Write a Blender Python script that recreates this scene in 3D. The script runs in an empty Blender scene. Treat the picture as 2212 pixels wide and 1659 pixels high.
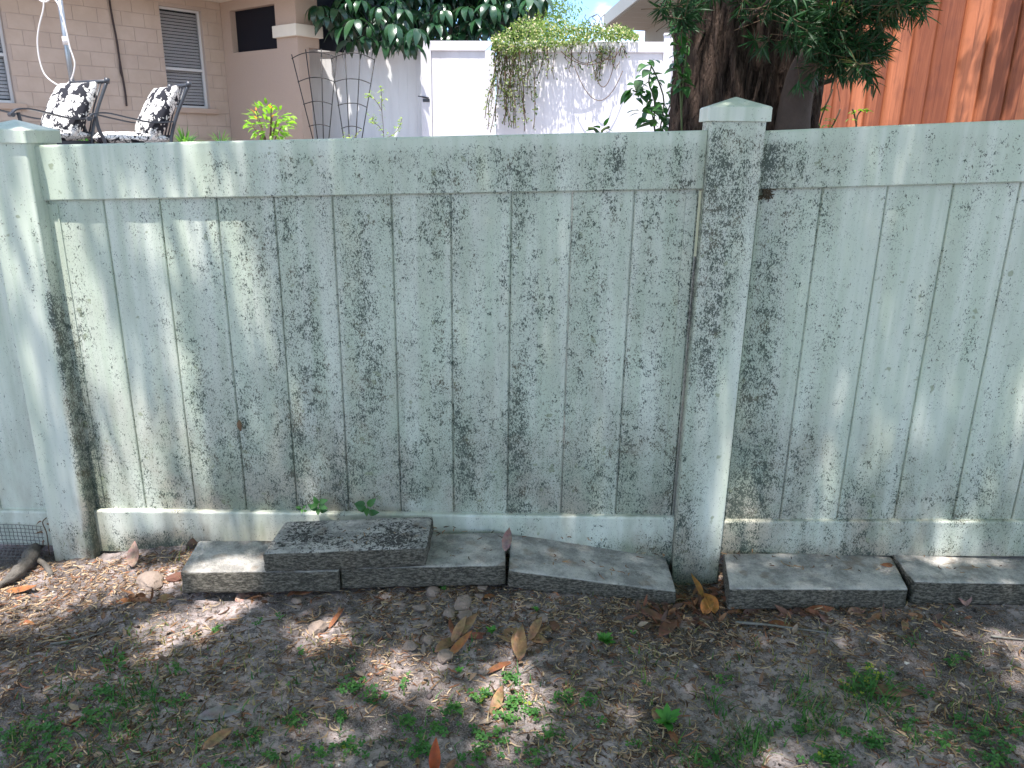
import bpy, bmesh, math, random
import numpy as np
from mathutils import Vector, Matrix, noise

random.seed(7); RNG = np.random.default_rng(11)
SC = bpy.context.scene
COL = SC.collection
R = math.radians

# ------------------------------------------------------------------ camera, light, exposure
CAMZ = 1.134
up = Vector((79, 5330, 1680)).normalized()
fwd = (Vector((0, 0, -1)) - up * (-up.z)).normalized()
rgt = fwd.cross(up)
CM = Matrix((rgt, fwd, up))                      # world = CM @ camera space
cam_data = bpy.data.cameras.new('camera')
cam_data.sensor_width = 36.0
cam_data.lens = 36.0 * 1680 / 2212
cam_data.clip_start = 0.02; cam_data.clip_end = 3000
cam = bpy.data.objects.new('camera', cam_data); COL.objects.link(cam)
cam.matrix_world = Matrix.Translation((0, 0, CAMZ)) @ CM.to_4x4()
SC.camera = cam

SUN = Vector((-0.10, -0.25, 0.962)).normalized()   # direction towards the sun
elev = math.asin(SUN.z); azim = math.atan2(SUN.x, SUN.y)
world = bpy.data.worlds.new('World'); SC.world = world; world.use_nodes = True
nt = world.node_tree; nt.nodes.clear()
wo = nt.nodes.new('ShaderNodeOutputWorld'); bg = nt.nodes.new('ShaderNodeBackground')
sky = nt.nodes.new('ShaderNodeTexSky'); sky.sky_type = 'NISHITA'; sky.sun_disc = False
sky.sun_elevation = elev; sky.sun_rotation = azim; sky.dust_density = 0.3; sky.air_density = 0.65; sky.ozone_density = 2.5
tc = nt.nodes.new('ShaderNodeTexCoord'); nz = nt.nodes.new('ShaderNodeTexNoise')
nz.inputs['Scale'].default_value = 3.2; nz.inputs['Detail'].default_value = 8; nz.inputs['Roughness'].default_value = 0.55
mp = nt.nodes.new('ShaderNodeMapping'); mp.inputs['Scale'].default_value = (1, 1, 2.2); mp.inputs['Location'].default_value = (0.35, 0.1, 0.2)
cr = nt.nodes.new('ShaderNodeMapRange'); cr.interpolation_type = 'SMOOTHSTEP'
cr.inputs['From Min'].default_value = 0.50; cr.inputs['From Max'].default_value = 0.60
mx = nt.nodes.new('ShaderNodeMix'); mx.data_type = 'RGBA'
mx.inputs['B'].default_value = (7.0, 7.1, 7.3, 1)
L = nt.links.new
L(tc.outputs['Generated'], mp.inputs['Vector']); L(mp.outputs['Vector'], nz.inputs['Vector'])
L(nz.outputs['Fac'], cr.inputs['Value']); L(cr.outputs['Result'], mx.inputs['Factor'])
tn = nt.nodes.new('ShaderNodeMix'); tn.data_type = 'RGBA'; tn.blend_type = 'MULTIPLY'; tn.inputs['Factor'].default_value = 1; tn.inputs['B'].default_value = (.78, .90, 1.0, 1)
L(sky.outputs['Color'], tn.inputs['A']); L(tn.outputs['Result'], mx.inputs['A']); L(mx.outputs['Result'], bg.inputs['Color'])
bg.inputs['Strength'].default_value = 0.15
L(bg.outputs['Background'], wo.inputs['Surface'])

sd = bpy.data.lights.new('sun', 'SUN'); sd.energy = 3.8; sd.angle = R(0.53); sd.color = (1.0, 0.95, 0.90)
so = bpy.data.objects.new('sun', sd); COL.objects.link(so)
so.rotation_euler = (-SUN).to_track_quat('-Z', 'Y').to_euler(); so.location = SUN * 30
SC.view_settings.view_transform = 'Standard'; SC.view_settings.look = 'None'
SC.view_settings.exposure = 1.48; SC.view_settings.gamma = 1.0
SC.render.engine = 'CYCLES'
SC.cycles.max_bounces = 8; SC.cycles.diffuse_bounces = 4; SC.cycles.transmission_bounces = 5; SC.cycles.transparent_max_bounces = 8

# ------------------------------------------------------------------ measuring helpers
CO = Vector((0, 0, CAMZ))
def ray(x, y):
    return CM @ Vector(((x - 1106) / 1680, -(y - 829) / 1680, -1))
def on_plane(x, y, p0, n):
    d = ray(x, y); return CO + d * ((p0 - CO).dot(n) / d.dot(n))
def at_dist(x, y, Y):
    d = ray(x, y); return CO + d * (Y / d.y)
A = R(4.1)
FT = Vector((math.cos(A), -math.sin(A), 0)); FN = Vector((-math.sin(A), -math.cos(A), 0))  # along the fence, out of the fence
F0 = Vector((0, 1.845 * 1.08, 0))
def W(u, d, z): return F0 + FT * u + FN * d + Vector((0, 0, z))
def fpx(x, y, d=0.0):
    p = on_plane(x, y, F0 + FN * d, FN); q = p - F0
    return q.dot(FT), p.z
GP = [(-9, -.07), (-1.6, -.085), (-1.2, -.072), (-.85, -.012), (-.4, 0.0), (0, 0), (.3, -.012), (.47, -.05), (.6, -.04), (.8, -.012), (1.5, 0.0), (9, 0)]
def g0(x, y):
    z = np.interp(x, [p[0] for p in GP], [p[1] for p in GP])
    k = 1 / (1 + math.exp(-(y - 1.62) / .06)) if y < 3 else 1
    k = .35 + .65 * k
    z = z * k
    v = Vector((x, y, 0))
    z += .010 * noise.noise(v * 3.1) + .006 * noise.noise(v * 9.0 + Vector((5, 1, 2)))
    # small rises left by the roots and the sandy mound by the left block
    z += .018 * math.exp(-(((x + .99) / .07) ** 2 + ((y - 1.70) / .035) ** 2))
    if y > 2.25:
        t = min(1, (y - 2.25) / 2.6); z += .62 * t * t * (3 - 2 * t) + .02 * min(max(y - 5, 0), 8)
    return z
def G(x, y, dz=0.0):
    z = 0.0
    for i in range(5):
        d = ray(x, y); p = CO + d * ((z - CAMZ) / d.z); z = g0(p.x, p.y)
    p.z = z + dz
    return p

# ------------------------------------------------------------------ building helpers
class MB:
    def __init__(s): s.v = []; s.f = []; s.c = []; s.n = 0
    def add(s, v, f, c=None):
        o = len(s.v); s.v.extend([tuple(p) for p in v]); s.f.extend([tuple(i + o for i in q) for q in f])
        if c is not None: s.c.extend([c] * len(v))
    def box(s, lo, hi, M=None, c=None):
        x0, y0, z0 = lo; x1, y1, z1 = hi
        v = [Vector(p) for p in ((x0, y0, z0), (x1, y0, z0), (x1, y1, z0), (x0, y1, z0), (x0, y0, z1), (x1, y0, z1), (x1, y1, z1), (x0, y1, z1))]
        if M is not None: v = [M @ p for p in v]
        s.add(v, [(0, 3, 2, 1), (4, 5, 6, 7), (0, 1, 5, 4), (1, 2, 6, 5), (2, 3, 7, 6), (3, 0, 4, 7)], c)
    def tube(s, pts, r, n=8, c=None, caps=True):
        pts = [Vector(p) for p in pts]; rs = r if isinstance(r, (list, tuple)) else [r] * len(pts)
        v = []; f = []
        prev = None
        for i, p in enumerate(pts):
            t = (pts[min(i + 1, len(pts) - 1)] - pts[max(i - 1, 0)]).normalized()
            a = prev if prev is not None else (Vector((0, 0, 1)) if abs(t.z) < .9 else Vector((1, 0, 0)))
            a = (a - t * a.dot(t)).normalized(); prev = a; b = t.cross(a)
            for k in range(n):
                w = 2 * math.pi * k / n; v.append(p + (a * math.cos(w) + b * math.sin(w)) * rs[i])
        for i in range(len(pts) - 1):
            for k in range(n):
                f.append((i * n + k, i * n + (k + 1) % n, (i + 1) * n + (k + 1) % n, (i + 1) * n + k))
        if caps: f.append(tuple(range(n))[::-1]); f.append(tuple((len(pts) - 1) * n + k for k in range(n)))
        s.add(v, f, c)

def spline(pts, n=6):
    P = [Vector(p) for p in pts]; out = []
    for i in range(len(P) - 1):
        a = P[max(i - 1, 0)]; b = P[i]; c = P[i + 1]; d = P[min(i + 2, len(P) - 1)]
        for k in range(n):
            t = k / n
            out.append(.5 * ((2 * b) + (c - a) * t + (2 * a - 5 * b + 4 * c - d) * t * t + (3 * b - a - 3 * c + d) * t ** 3))
    out.append(P[-1]); return out

def wloc(o):
    v = Vector((0, 0, 0))
    while o is not None: v += o.location; o = o.parent
    return v
def link(name, me, parent=None, mat=None):
    o = bpy.data.objects.new(name, me); COL.objects.link(o)
    if parent is not None: o.parent = parent
    if mat is not None and me is not None and len(me.materials) == 0: me.materials.append(mat)
    return o
def put(name, mb, mat, parent=None, smooth=False, attr=None, kind=None, label=None, bevel=0, bseg=2):
    """one mesh object from world-space vertices; children keep coordinates relative to their parent"""
    off = wloc(parent)
    me = bpy.data.meshes.new(name)
    me.from_pydata([(v[0] - off.x, v[1] - off.y, v[2] - off.z) for v in mb.v], [], mb.f)
    if mb.c:
        a = me.color_attributes.new('col', 'FLOAT_COLOR', 'POINT')
        a.data.foreach_set('color', np.array([(c[0], c[1], c[2], 1) for c in mb.c], dtype=np.float32).ravel())
    if attr is not None:
        a = me.attributes.new('grime', 'FLOAT', 'POINT'); a.data.foreach_set('value', np.array(attr, dtype=np.float32))
    if smooth: me.polygons.foreach_set('use_smooth', [True] * len(me.polygons))
    if bevel:
        bm = bmesh.new(); bm.from_mesh(me); bmesh.ops.remove_doubles(bm, verts=bm.verts, dist=1e-6)
        bmesh.ops.bevel(bm, geom=bm.edges[:], offset=bevel, segments=bseg, profile=.5, affect='EDGES')
        bm.to_mesh(me); bm.free()
    me.materials.append(mat)
    o = bpy.data.objects.new(name, me); COL.objects.link(o)
    if parent is not None: o.parent = parent
    if kind: o['kind'] = kind
    if label: o['label'] = label
    return o
def thing(name, label, cat, loc=(0, 0, 0), group=None):
    o = bpy.data.objects.new(name, None); COL.objects.link(o); o.location = loc; o.empty_display_size = .05
    o['label'] = label; o['category'] = cat
    if group: o['group'] = group
    return o
def tag(o, label, cat, group=None):
    o['label'] = label; o['category'] = cat
    if group: o['group'] = group
    return o
def fast(name, V, F, mat, parent=None, col=None, kind=None, smooth=False):
    me = bpy.data.meshes.new(name); me.from_pydata([], [], [])
    nf, k = F.shape
    me.vertices.add(len(V)); me.vertices.foreach_set('co', V.astype(np.float32).ravel())
    me.loops.add(nf * k); me.loops.foreach_set('vertex_index', F.astype(np.int32).ravel())
    me.polygons.add(nf); me.polygons.foreach_set('loop_start', np.arange(0, nf * k, k, dtype=np.int32))
    me.update(calc_edges=True)
    if col is not None:
        a = me.color_attributes.new('col', 'FLOAT_COLOR', 'POINT')
        c = np.ones((len(V), 4), dtype=np.float32); c[:, :3] = col; a.data.foreach_set('color', c.ravel())
    if smooth: me.polygons.foreach_set('use_smooth', np.ones(nf, dtype=bool))
    me.materials.append(mat)
    o = bpy.data.objects.new(name, me); COL.objects.link(o)
    if parent is not None:
        o.parent = parent; o.location = -wloc(parent)
    if kind: o['kind'] = kind
    return o

# ------------------------------------------------------------------ materials
class NB:
    def __init__(s, name):
        s.m = bpy.data.materials.new(name); s.m.use_nodes = True; s.t = s.m.node_tree; s.b = s.t.nodes['Principled BSDF']
        s.geo = s.t.nodes.new('ShaderNodeNewGeometry'); s.P = s.geo.outputs['Position']
        s.b.inputs['Specular IOR Level'].default_value = .3
    def L(s, a, b): s.t.links.new(a, b)
    def inp(s, sock, v):
        if hasattr(v, 'links'): s.L(v, sock)
        else: sock.default_value = v if not (isinstance(v, tuple) and len(v) == 3 and sock.type == 'RGBA') else (*v, 1)
    def obj(s): return s.t.nodes.new('ShaderNodeTexCoord').outputs['Object']
    def map(s, vec, scale=(1, 1, 1), rot=(0, 0, 0), loc=(0, 0, 0)):
        n = s.t.nodes.new('ShaderNodeMapping'); s.L(vec, n.inputs['Vector']); n.inputs['Scale'].default_value = scale
        n.inputs['Rotation'].default_value = rot; n.inputs['Location'].default_value = loc; return n.outputs['Vector']
    def noise(s, scale, detail=2, rough=.5, vec=None, dist=0, out='Fac'):
        n = s.t.nodes.new('ShaderNodeTexNoise'); s.L(vec if vec is not None else s.P, n.inputs['Vector'])
        n.inputs['Scale'].default_value = scale; n.inputs['Detail'].default_value = detail; n.inputs['Roughness'].default_value = rough
        n.inputs['Distortion'].default_value = dist; return n.outputs[out]
    def voro(s, scale, vec=None, feature='F1', out='Distance', rnd=1):
        n = s.t.nodes.new('ShaderNodeTexVoronoi'); n.feature = feature; s.L(vec if vec is not None else s.P, n.inputs['Vector'])
        n.inputs['Scale'].default_value = scale; n.inputs['Randomness'].default_value = rnd; return n.outputs[out]
    def rng(s, v, a, b, c=0., d=1., smooth=True):
        n = s.t.nodes.new('ShaderNodeMapRange'); n.interpolation_type = 'SMOOTHSTEP' if smooth else 'LINEAR'
        s.inp(n.inputs['Value'], v); s.inp(n.inputs['From Min'], a); s.inp(n.inputs['From Max'], b)
        n.inputs['To Min'].default_value = c; n.inputs['To Max'].default_value = d; return n.outputs['Result']
    def math(s, op, a, b=0., c=0.):
        n = s.t.nodes.new('ShaderNodeMath'); n.operation = op
        s.inp(n.inputs[0], a); s.inp(n.inputs[1], b); s.inp(n.inputs[2], c); return n.outputs[0]
    def mix(s, f, a, b, mode='MIX'):
        n = s.t.nodes.new('ShaderNodeMix'); n.data_type = 'RGBA'; n.blend_type = mode
        s.inp(n.inputs['Factor'], f); s.inp(n.inputs['A'], a); s.inp(n.inputs['B'], b); return n.outputs['Result']
    def attr(s, name, out='Fac'):
        n = s.t.nodes.new('ShaderNodeAttribute'); n.attribute_name = name; return n.outputs[out]
    def rand(s): return s.t.nodes.new('ShaderNodeObjectInfo').outputs['Random']
    def bump(s, h, strength=.3, dist=.01):
        n = s.t.nodes.new('ShaderNodeBump'); n.inputs['Strength'].default_value = strength; n.inputs['Distance'].default_value = dist
        s.L(h, n.inputs['Height']); s.L(n.outputs['Normal'], s.b.inputs['Normal'])
    def set(s, col, rough=.6, spec=None, metal=None):
        s.inp(s.b.inputs['Base Color'], col); s.inp(s.b.inputs['Roughness'], rough)
        if spec is not None: s.b.inputs['Specular IOR Level'].default_value = spec
        if metal is not None: s.b.inputs['Metallic'].default_value = metal
        return s.m

def m_vinyl():
    n = NB('vinyl_with_mildew'); g = n.attr('grime')
    e = n.mix(1, n.noise(9, 2, vec=n.P, out='Color'), (.5, .5, .5), 'SUBTRACT')
    # fine branching flecks a few millimetres long, gathered in loose clusters
    p1 = n.map(n.P, rot=(0.3, .9, .4), scale=(1, 1, .62))
    p2 = n.map(n.P, rot=(0.8, -1.1, -.5), scale=(1, 1, .55))
    a = n.noise(290, 2.5, .62, vec=p1, dist=.9); b = n.noise(255, 2.5, .6, vec=p2, dist=.7)
    m = n.math('MAXIMUM', a, b)
    cl = n.noise(42, 2, .6); cl2 = n.noise(13, 3, .6, vec=n.map(n.P, scale=(1, 1, .28)))
    v = n.math('ADD', m, n.math('MULTIPLY', n.math('SUBTRACT', cl, .5), .36))
    v = n.math('ADD', v, n.math('MULTIPLY', n.math('SUBTRACT', cl2, .5), .34))
    thr = n.math('SUBTRACT', .712, n.math('MULTIPLY', g, .195))
    fleck = n.rng(n.math('SUBTRACT', v, thr), 0., .045)
    tiny = n.rng(n.math('ADD', n.noise(420, 1, .5, vec=p1), n.math('MULTIPLY', g, .20)), .72, .78)
    film = n.math('MULTIPLY', n.rng(n.math('ADD', n.noise(11, 4, .65, vec=n.map(n.P, scale=(1, 1, .35))), n.math('MULTIPLY', g, .55)), .50, .98), .9)
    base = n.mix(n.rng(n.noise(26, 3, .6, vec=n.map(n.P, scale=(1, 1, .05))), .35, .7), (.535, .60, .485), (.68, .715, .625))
    low = n.math('MULTIPLY', n.rng(n.math('ADD', n.t_z(), n.math('MULTIPLY', n.noise(6, 2), .3)), .05, .75, 1., 0.), 1.) if hasattr(n, 't_z') else .0
    sx = n.t.nodes.new('ShaderNodeSeparateXYZ'); n.L(n.P, sx.inputs[0])
    low = n.rng(n.math('ADD', sx.outputs['Z'], n.math('MULTIPLY', n.noise(5, 3), .5)), .1, .9, 1., 0.)
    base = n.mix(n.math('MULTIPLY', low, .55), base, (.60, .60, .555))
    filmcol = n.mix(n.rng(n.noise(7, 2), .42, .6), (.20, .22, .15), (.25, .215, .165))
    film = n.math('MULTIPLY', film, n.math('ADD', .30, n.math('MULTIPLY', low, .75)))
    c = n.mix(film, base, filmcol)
    lich = n.rng(n.math('ADD', n.noise(30, 2, .5), n.math('MULTIPLY', g, .05)), .72, .76)
    c = n.mix(n.math('MULTIPLY', lich, .6), c, (.20, .23, .12))
    fc = n.mix(n.rng(n.noise(15, 2), .5, .68), (.022, .038, .030), (.07, .055, .032))
    c = n.mix(n.math('MULTIPLY', fleck, .86), c, fc)
    c = n.mix(n.math('MULTIPLY', tiny, .6), c, (.09, .11, .09))
    n.bump(n.math('ADD', n.math('MULTIPLY', fleck, .3), n.math('MULTIPLY', n.noise(14, 2, vec=n.map(n.P, scale=(1, 1, .12))), 1.2)), .22, .003)
    n.set(c, n.rng(n.math('MAXIMUM', fleck, film), 0, 1, .38, .8), .45)
    n.t.nodes.remove(e.node); return n.m
def m_vinyl_clean(name='white_vinyl', col=(.72, .70, .72)):
    n = NB(name)
    c = n.mix(n.rng(n.noise(5, 4, .6, vec=n.map(n.P, scale=(1, 1, .2))), .35, .75), col, tuple(x * .9 for x in col))
    return n.set(c, .4, .4)
def m_ground():
    n = NB('sandy_soil')
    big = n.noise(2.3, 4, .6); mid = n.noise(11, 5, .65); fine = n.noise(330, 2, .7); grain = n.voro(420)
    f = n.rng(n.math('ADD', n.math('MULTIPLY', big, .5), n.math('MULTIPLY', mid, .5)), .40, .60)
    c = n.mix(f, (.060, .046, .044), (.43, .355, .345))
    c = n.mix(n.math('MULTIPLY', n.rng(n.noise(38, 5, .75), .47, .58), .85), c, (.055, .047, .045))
    c = n.mix(n.rng(fine, .35, .75, 0, .6), c, (.40, .36, .35))
    c = n.mix(n.rng(n.voro(150, out='Distance'), .12, .04, 0, .8), c, (.62, .58, .54))
    c = n.mix(n.math('MULTIPLY', n.rng(n.noise(70, 3, .6), .56, .66), .6), c, (.16, .095, .05))
    n.bump(n.math('ADD', n.math('MULTIPLY', n.noise(60, 5, .7), 1.), n.math('MULTIPLY', fine, .25)), .8, .012)
    return n.set(c, .95, .1)
def m_concrete():
    n = NB('weathered_concrete')
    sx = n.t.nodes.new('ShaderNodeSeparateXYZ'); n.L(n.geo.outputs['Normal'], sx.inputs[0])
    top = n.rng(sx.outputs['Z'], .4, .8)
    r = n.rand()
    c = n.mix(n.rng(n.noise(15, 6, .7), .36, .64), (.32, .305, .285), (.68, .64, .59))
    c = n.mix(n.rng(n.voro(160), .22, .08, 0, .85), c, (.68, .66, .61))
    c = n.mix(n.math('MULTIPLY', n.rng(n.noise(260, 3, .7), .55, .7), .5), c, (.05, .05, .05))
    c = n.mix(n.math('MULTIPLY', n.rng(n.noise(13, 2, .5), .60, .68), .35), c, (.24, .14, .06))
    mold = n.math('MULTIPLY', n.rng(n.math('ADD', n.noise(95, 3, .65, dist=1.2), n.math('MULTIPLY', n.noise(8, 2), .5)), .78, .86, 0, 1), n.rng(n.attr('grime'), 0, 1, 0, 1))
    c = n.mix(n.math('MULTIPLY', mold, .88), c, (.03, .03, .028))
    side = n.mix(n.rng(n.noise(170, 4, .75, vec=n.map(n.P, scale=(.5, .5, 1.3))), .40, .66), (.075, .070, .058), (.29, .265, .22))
    c = n.mix(top, side, c)  # sides darkened by facing: shade under the steep sun put into the colour
    n.bump(n.noise(120, 4, .75, vec=n.map(n.P, scale=(1, 1, 2.5))), .95, .012)
    return n.set(c, .93, .15)
def m_simple(name, col, rough=.7, var=.25, scale=20, metal=None, spec=None, bump=0):
    n = NB(name); c = n.mix(n.noise(scale, 4, .6), tuple(x * (1 - var) for x in col), tuple(min(1, x * (1 + var)) for x in col))
    if bump: n.bump(n.noise(scale * 3, 4, .7), bump, .01)
    return n.set(c, rough, spec, metal)
def m_leaf(name, c1, c2, trans=.35, rough=.45, spec=.4, vein=False):
    n = NB(name); c = n.mix(n.rng(n.math('ADD', n.math('MULTIPLY', n.rand(), .6), n.math('MULTIPLY', n.noise(9, 3), .6)), .3, .9), c1, c2)
    n.set(c, rough, spec)
    tr = n.t.nodes.new('ShaderNodeBsdfTranslucent'); ms = n.t.nodes.new('ShaderNodeMixShader'); ms.inputs[0].default_value = trans
    cc = n.mix(1., c, (1.6, 1.9, .8), 'MULTIPLY'); n.L(cc, tr.inputs['Color'])
    out = n.t.nodes['Material Output']; n.L(n.b.outputs[0], ms.inputs[1]); n.L(tr.outputs[0], ms.inputs[2]); n.L(ms.outputs[0], out.inputs['Surface'])
    return n.m
def m_attr(name, rough=.8, trans=0., spec=.15):
    n = NB(name); c = n.attr('col', 'Color'); c = n.mix(n.math('MULTIPLY', n.rng(n.noise(55, 3, .7), .48, .66), .45), c, (.07, .045, .03)) if name == 'dry_leaf' else c; c2 = n.mix(n.noise(90, 3, .6), n.mix(1., c, (.62, .62, .62), 'MULTIPLY'), n.mix(1., c, (1.3, 1.3, 1.3), 'MULTIPLY'))
    n.set(c2, rough, spec)
    if trans:
        tr = n.t.nodes.new('ShaderNodeBsdfTranslucent'); ms = n.t.nodes.new('ShaderNodeMixShader'); ms.inputs[0].default_value = trans
        n.L(n.mix(1., c2, (1.4, 1.6, .9), 'MULTIPLY'), tr.inputs['Color']); out = n.t.nodes['Material Output']
        n.L(n.b.outputs[0], ms.inputs[1]); n.L(tr.outputs[0], ms.inputs[2]); n.L(ms.outputs[0], out.inputs['Surface'])
    return n.m
def m_bark():
    n = NB('fibrous_bark')
    v = n.map(n.P, scale=(1, 1, .16)); a = n.noise(34, 5, .7, vec=v, dist=.6); b = n.noise(120, 4, .7, vec=n.map(n.P, scale=(1, 1, .08)))
    c = n.mix(n.rng(a, .34, .68), (.012, .008, .007), (.115, .078, .062))
    c = n.mix(n.math('MULTIPLY', n.rng(b, .5, .7), .4), c, (.17, .13, .105))
    n.bump(n.math('ADD', n.math('MULTIPLY', a, 1.), n.math('MULTIPLY', b, .5)), 1., .035)
    return n.set(c, .9, .1)
def m_redwood():
    n = NB('red_stained_wood')
    v = n.map(n.P, scale=(1, 1, .06)); a = n.noise(24, 5, .65, vec=v, dist=.5); k = n.noise(5, 2)
    r = n.rand()
    c = n.mix(n.rng(n.math('ADD', n.math('MULTIPLY', a, .7), n.math('MULTIPLY', r, .4)), .3, .85), (.24, .075, .038), (.60, .215, .105))
    c = n.mix(n.math('MULTIPLY', n.rng(k, .5, .7), .3), c, (.13, .045, .035))
    n.bump(n.noise(140, 3, vec=v), .3, .004)
    return n.set(c, .62, .3)
def m_cushion():
    n = NB('black_floral_fabric'); p = n.obj()
    warp = n.noise(14, 2, vec=p, out='Color')
    pw = n.mix(.12, p, warp)
    v1 = n.voro(7.5, vec=pw, rnd=.9); v2 = n.voro(26, vec=pw); v3 = n.voro(13, vec=n.map(pw, loc=(3, 1, 2)))
    petal = n.math('MAXIMUM', n.math('MULTIPLY', n.rng(v1, .61, .55), n.rng(n.voro(26, vec=pw, feature='DISTANCE_TO_EDGE'), .03, .07)), n.math('MULTIPLY', n.rng(v3, .46, .40), n.rng(v2, .50, .42)))
    c = n.mix(petal, (.03, .03, .036), (.80, .77, .72))
    return n.set(c, .85, .1)
def m_blocks():
    n = NB('painted_block')
    c = n.mix(n.rng(n.noise(3, 4, .6), .35, .7), (.47, .375, .295), (.53, .43, .345)); c = n.mix(n.math('MULTIPLY', n.rand(), .2), c, (.42, .32, .27))
    n.bump(n.noise(55, 4, .7), .25, .008); return n.set(c, .85, .2)

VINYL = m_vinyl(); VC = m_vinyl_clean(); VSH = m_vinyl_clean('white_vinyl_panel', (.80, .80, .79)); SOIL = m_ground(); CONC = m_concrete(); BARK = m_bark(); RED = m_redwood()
CUSH = m_cushion(); BLOCK = m_blocks()
MORT = m_simple('mortar', (.44, .36, .30), .9, .1, 40); STUC = m_simple('stucco', (.47, .36, .28), .9, .08, 60, bump=.35)
CREAM = m_simple('cream_paint', (.74, .68, .56), .6, .05, 6); DARK_SCR_ROOM = m_simple('dark_screen_and_room', (.004, .006, .013), .5, .1, 30)
ALU = m_simple('window_frame_white', (.62, .62, .60), .4, .06, 8); BLIND = m_simple('blind_slats', (.86, .84, .82), .5, .05, 8)
IRON = m_simple('dark_iron', (.030, .034, .042), .42, .3, 30, spec=.6); WIRE = m_simple('thin_black_wire', (.02, .02, .02), .5, .2, 30)
GALV = m_simple('galvanised_steel', (.33, .36, .38), .35, .2, 30, metal=.8); WHITEP = m_simple('white_plastic', (.78, .74, .70), .4, .05, 10)
CABLE = m_simple('dark_cable', (.06, .045, .042), .8, .2, 30); GAPLIGHT = m_simple('cream_gap_light', (.72, .70, .50), .5, .08, 12)
LEAFLITTER = m_attr('dry_litter', .85, .12); GREENA = m_attr('small_leaves', .5, .35, .35); DRYLEAF = m_attr('dry_leaf', .6, .15, .3)
STONE = m_simple('pale_stone', (.27, .21, .175), .9, .35, 40, bump=.6)
NGH = m_simple('neighbour_paint', (.36, .33, .27), .8, .08, 6); NGT = m_simple('fascia_paint', (.52, .53, .50), .6, .06, 8)
def m_glass():
    n = NB('dark_glass'); n.set((.05, .055, .065), .12, .6); n.b.inputs['Alpha'].default_value = .22; return n.m
GLASS = m_glass()

# ------------------------------------------------------------------ ground
def build_ground():
    xs = np.concatenate([-np.geomspace(600, 3.0, 22), np.arange(-2.6, 2.61, .014), np.geomspace(3.0, 600, 22)])
    ys = np.concatenate([-np.geomspace(400, .35, 20), np.arange(-.1, .8, .08), np.arange(.82, 2.3, .014), np.arange(2.35, 6, .12), np.geomspace(6.3, 900, 26)])
    V = np.zeros((len(xs) * len(ys), 3)); k = 0
    for y in ys:
        for x in xs:
            if abs(x) < 12 and -1 < y < 18:
                z = g0(x, y)
                if .7 < y < 2.4 and abs(x) < 2.7:
                    v = Vector((x * 30, y * 30, 0)); z += .0055 * noise.noise(v) + .0032 * noise.noise(v * 2.3)
            else: z = g0(max(-12, min(12, x)), max(-1, min(18, y)))
            V[k] = (x, y, z); k += 1
    nx = len(xs); I = np.arange(len(V)).reshape(len(ys), nx)
    F = np.stack([I[:-1, :-1], I[:-1, 1:], I[1:, 1:], I[1:, :-1]], -1).reshape(-1, 4)
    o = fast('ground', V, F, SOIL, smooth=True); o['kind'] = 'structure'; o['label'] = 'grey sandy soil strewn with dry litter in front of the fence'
build_ground()

# ------------------------------------------------------------------ the mildewed vinyl fence
def ss(a, b, x): t = max(0, min(1, (x - a) / (b - a))); return t * t * (3 - 2 * t)
def gs(x, c, w): return math.exp(-((x - c) / w) ** 2)
PITCH = .1523; U0 = -.008 * 1.08
def grime(u, z, part):
    nn = noise.noise(Vector((u * 9, z * 1.6, 3.3)))
    if part == 'post': return .74 * ss(1.25, 1.1, z) * (.50 + .50 * ss(.25, .95, z)) + .22 * gs(u, .475, .035) - .25 * gs(u, .565, .03) * ss(.9, .5, z) + .50 * gs(z, -.02, .13) + .1 * nn
    if part == 'leftpost': return .04 + 1.0 * ss(-1.247, -1.229, u) * ss(.95, .6, z) + .42 * ss(.12, -.04, z)
    if part == 'toprail':
        b = .15 + .33 * ss(-1.2, -.5, u) + .12 * gs(u, .1, .5)
        if u > .5: b = .75 * gs(u, .58, .13) + .28 * ss(1.6, .9, u) + .02
        c = z - (1.02 * 1.08 + .0345 * (u + 1.22)) if u < .5 else z - (1.162 + .055 * (u - .6))
        return b * (1 - .8 * ss(-.045, -.012, c)) + .08 * nn
    if part == 'lowrail':
        b = .28 + .9 * gs(u, -1.02, .10) * ss(.05, -.03, z) + .6 * ss(.0, .4, u) * ss(.12, .0, z) + .3 * ss(.02, -.05, z) + .2 * ss(-1.16, -1.215, u)
        if u > .5: b = .55 + .25 * gs(u, .6, .05) + .2 * ss(.1, .04, z)
        if -.6 < u < -.1: b -= .12
        return b + .12 * nn
    if part == 'leftpanel': return .12 + .15 * gs(z, .3, .12) + .1 * nn
    fr = ((u - U0) / PITCH) % 1
    if u < .5:
        b = .30 + .24 * ss(-1.05, -.65, u) - .03 * ss(-.1, .1, u) + .26 * ss(.6, .2, z) + .10 * gs(u, -.42, .3)
        b += .6 * ss(-1.17, -1.215, u) * ss(.9, .45, z)
        b += (.22 * math.exp(-(fr / .3) ** 2) - .05) * ss(-.35, 0, u)
        b -= .35 * ss(.19, .11, z) * gs(u, -.3, .3)
        b += .12 * ss(.3, .45, u) * ss(.6, .2, z)
    else:
        b = .42 * gs(u, .62, .12) + .27 + .34 * ss(.5, .15, z) - .08 * ss(.9, 1.3, u)
        b += .12 * math.exp(-(fr / .25) ** 2)
    return b + .16 * nn
def loft_u(prof, us, zoff):
    """profile (d, z) swept along the fence; zoff(u) lifts it"""
    v = []; f = []; n = len(prof)
    for u in us:
        for d, z in prof: v.append(W(u, d, z + zoff(u)))
    for i in range(len(us) - 1):
        for k in range(n): a = i * n + k; b = i * n + (k + 1) % n; f.append((a, a + n, b + n, b))
    f.append(tuple(range(n))); f.append(tuple((len(us) - 1) * n + k for k in range(n))[::-1])
    return v, f
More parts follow.
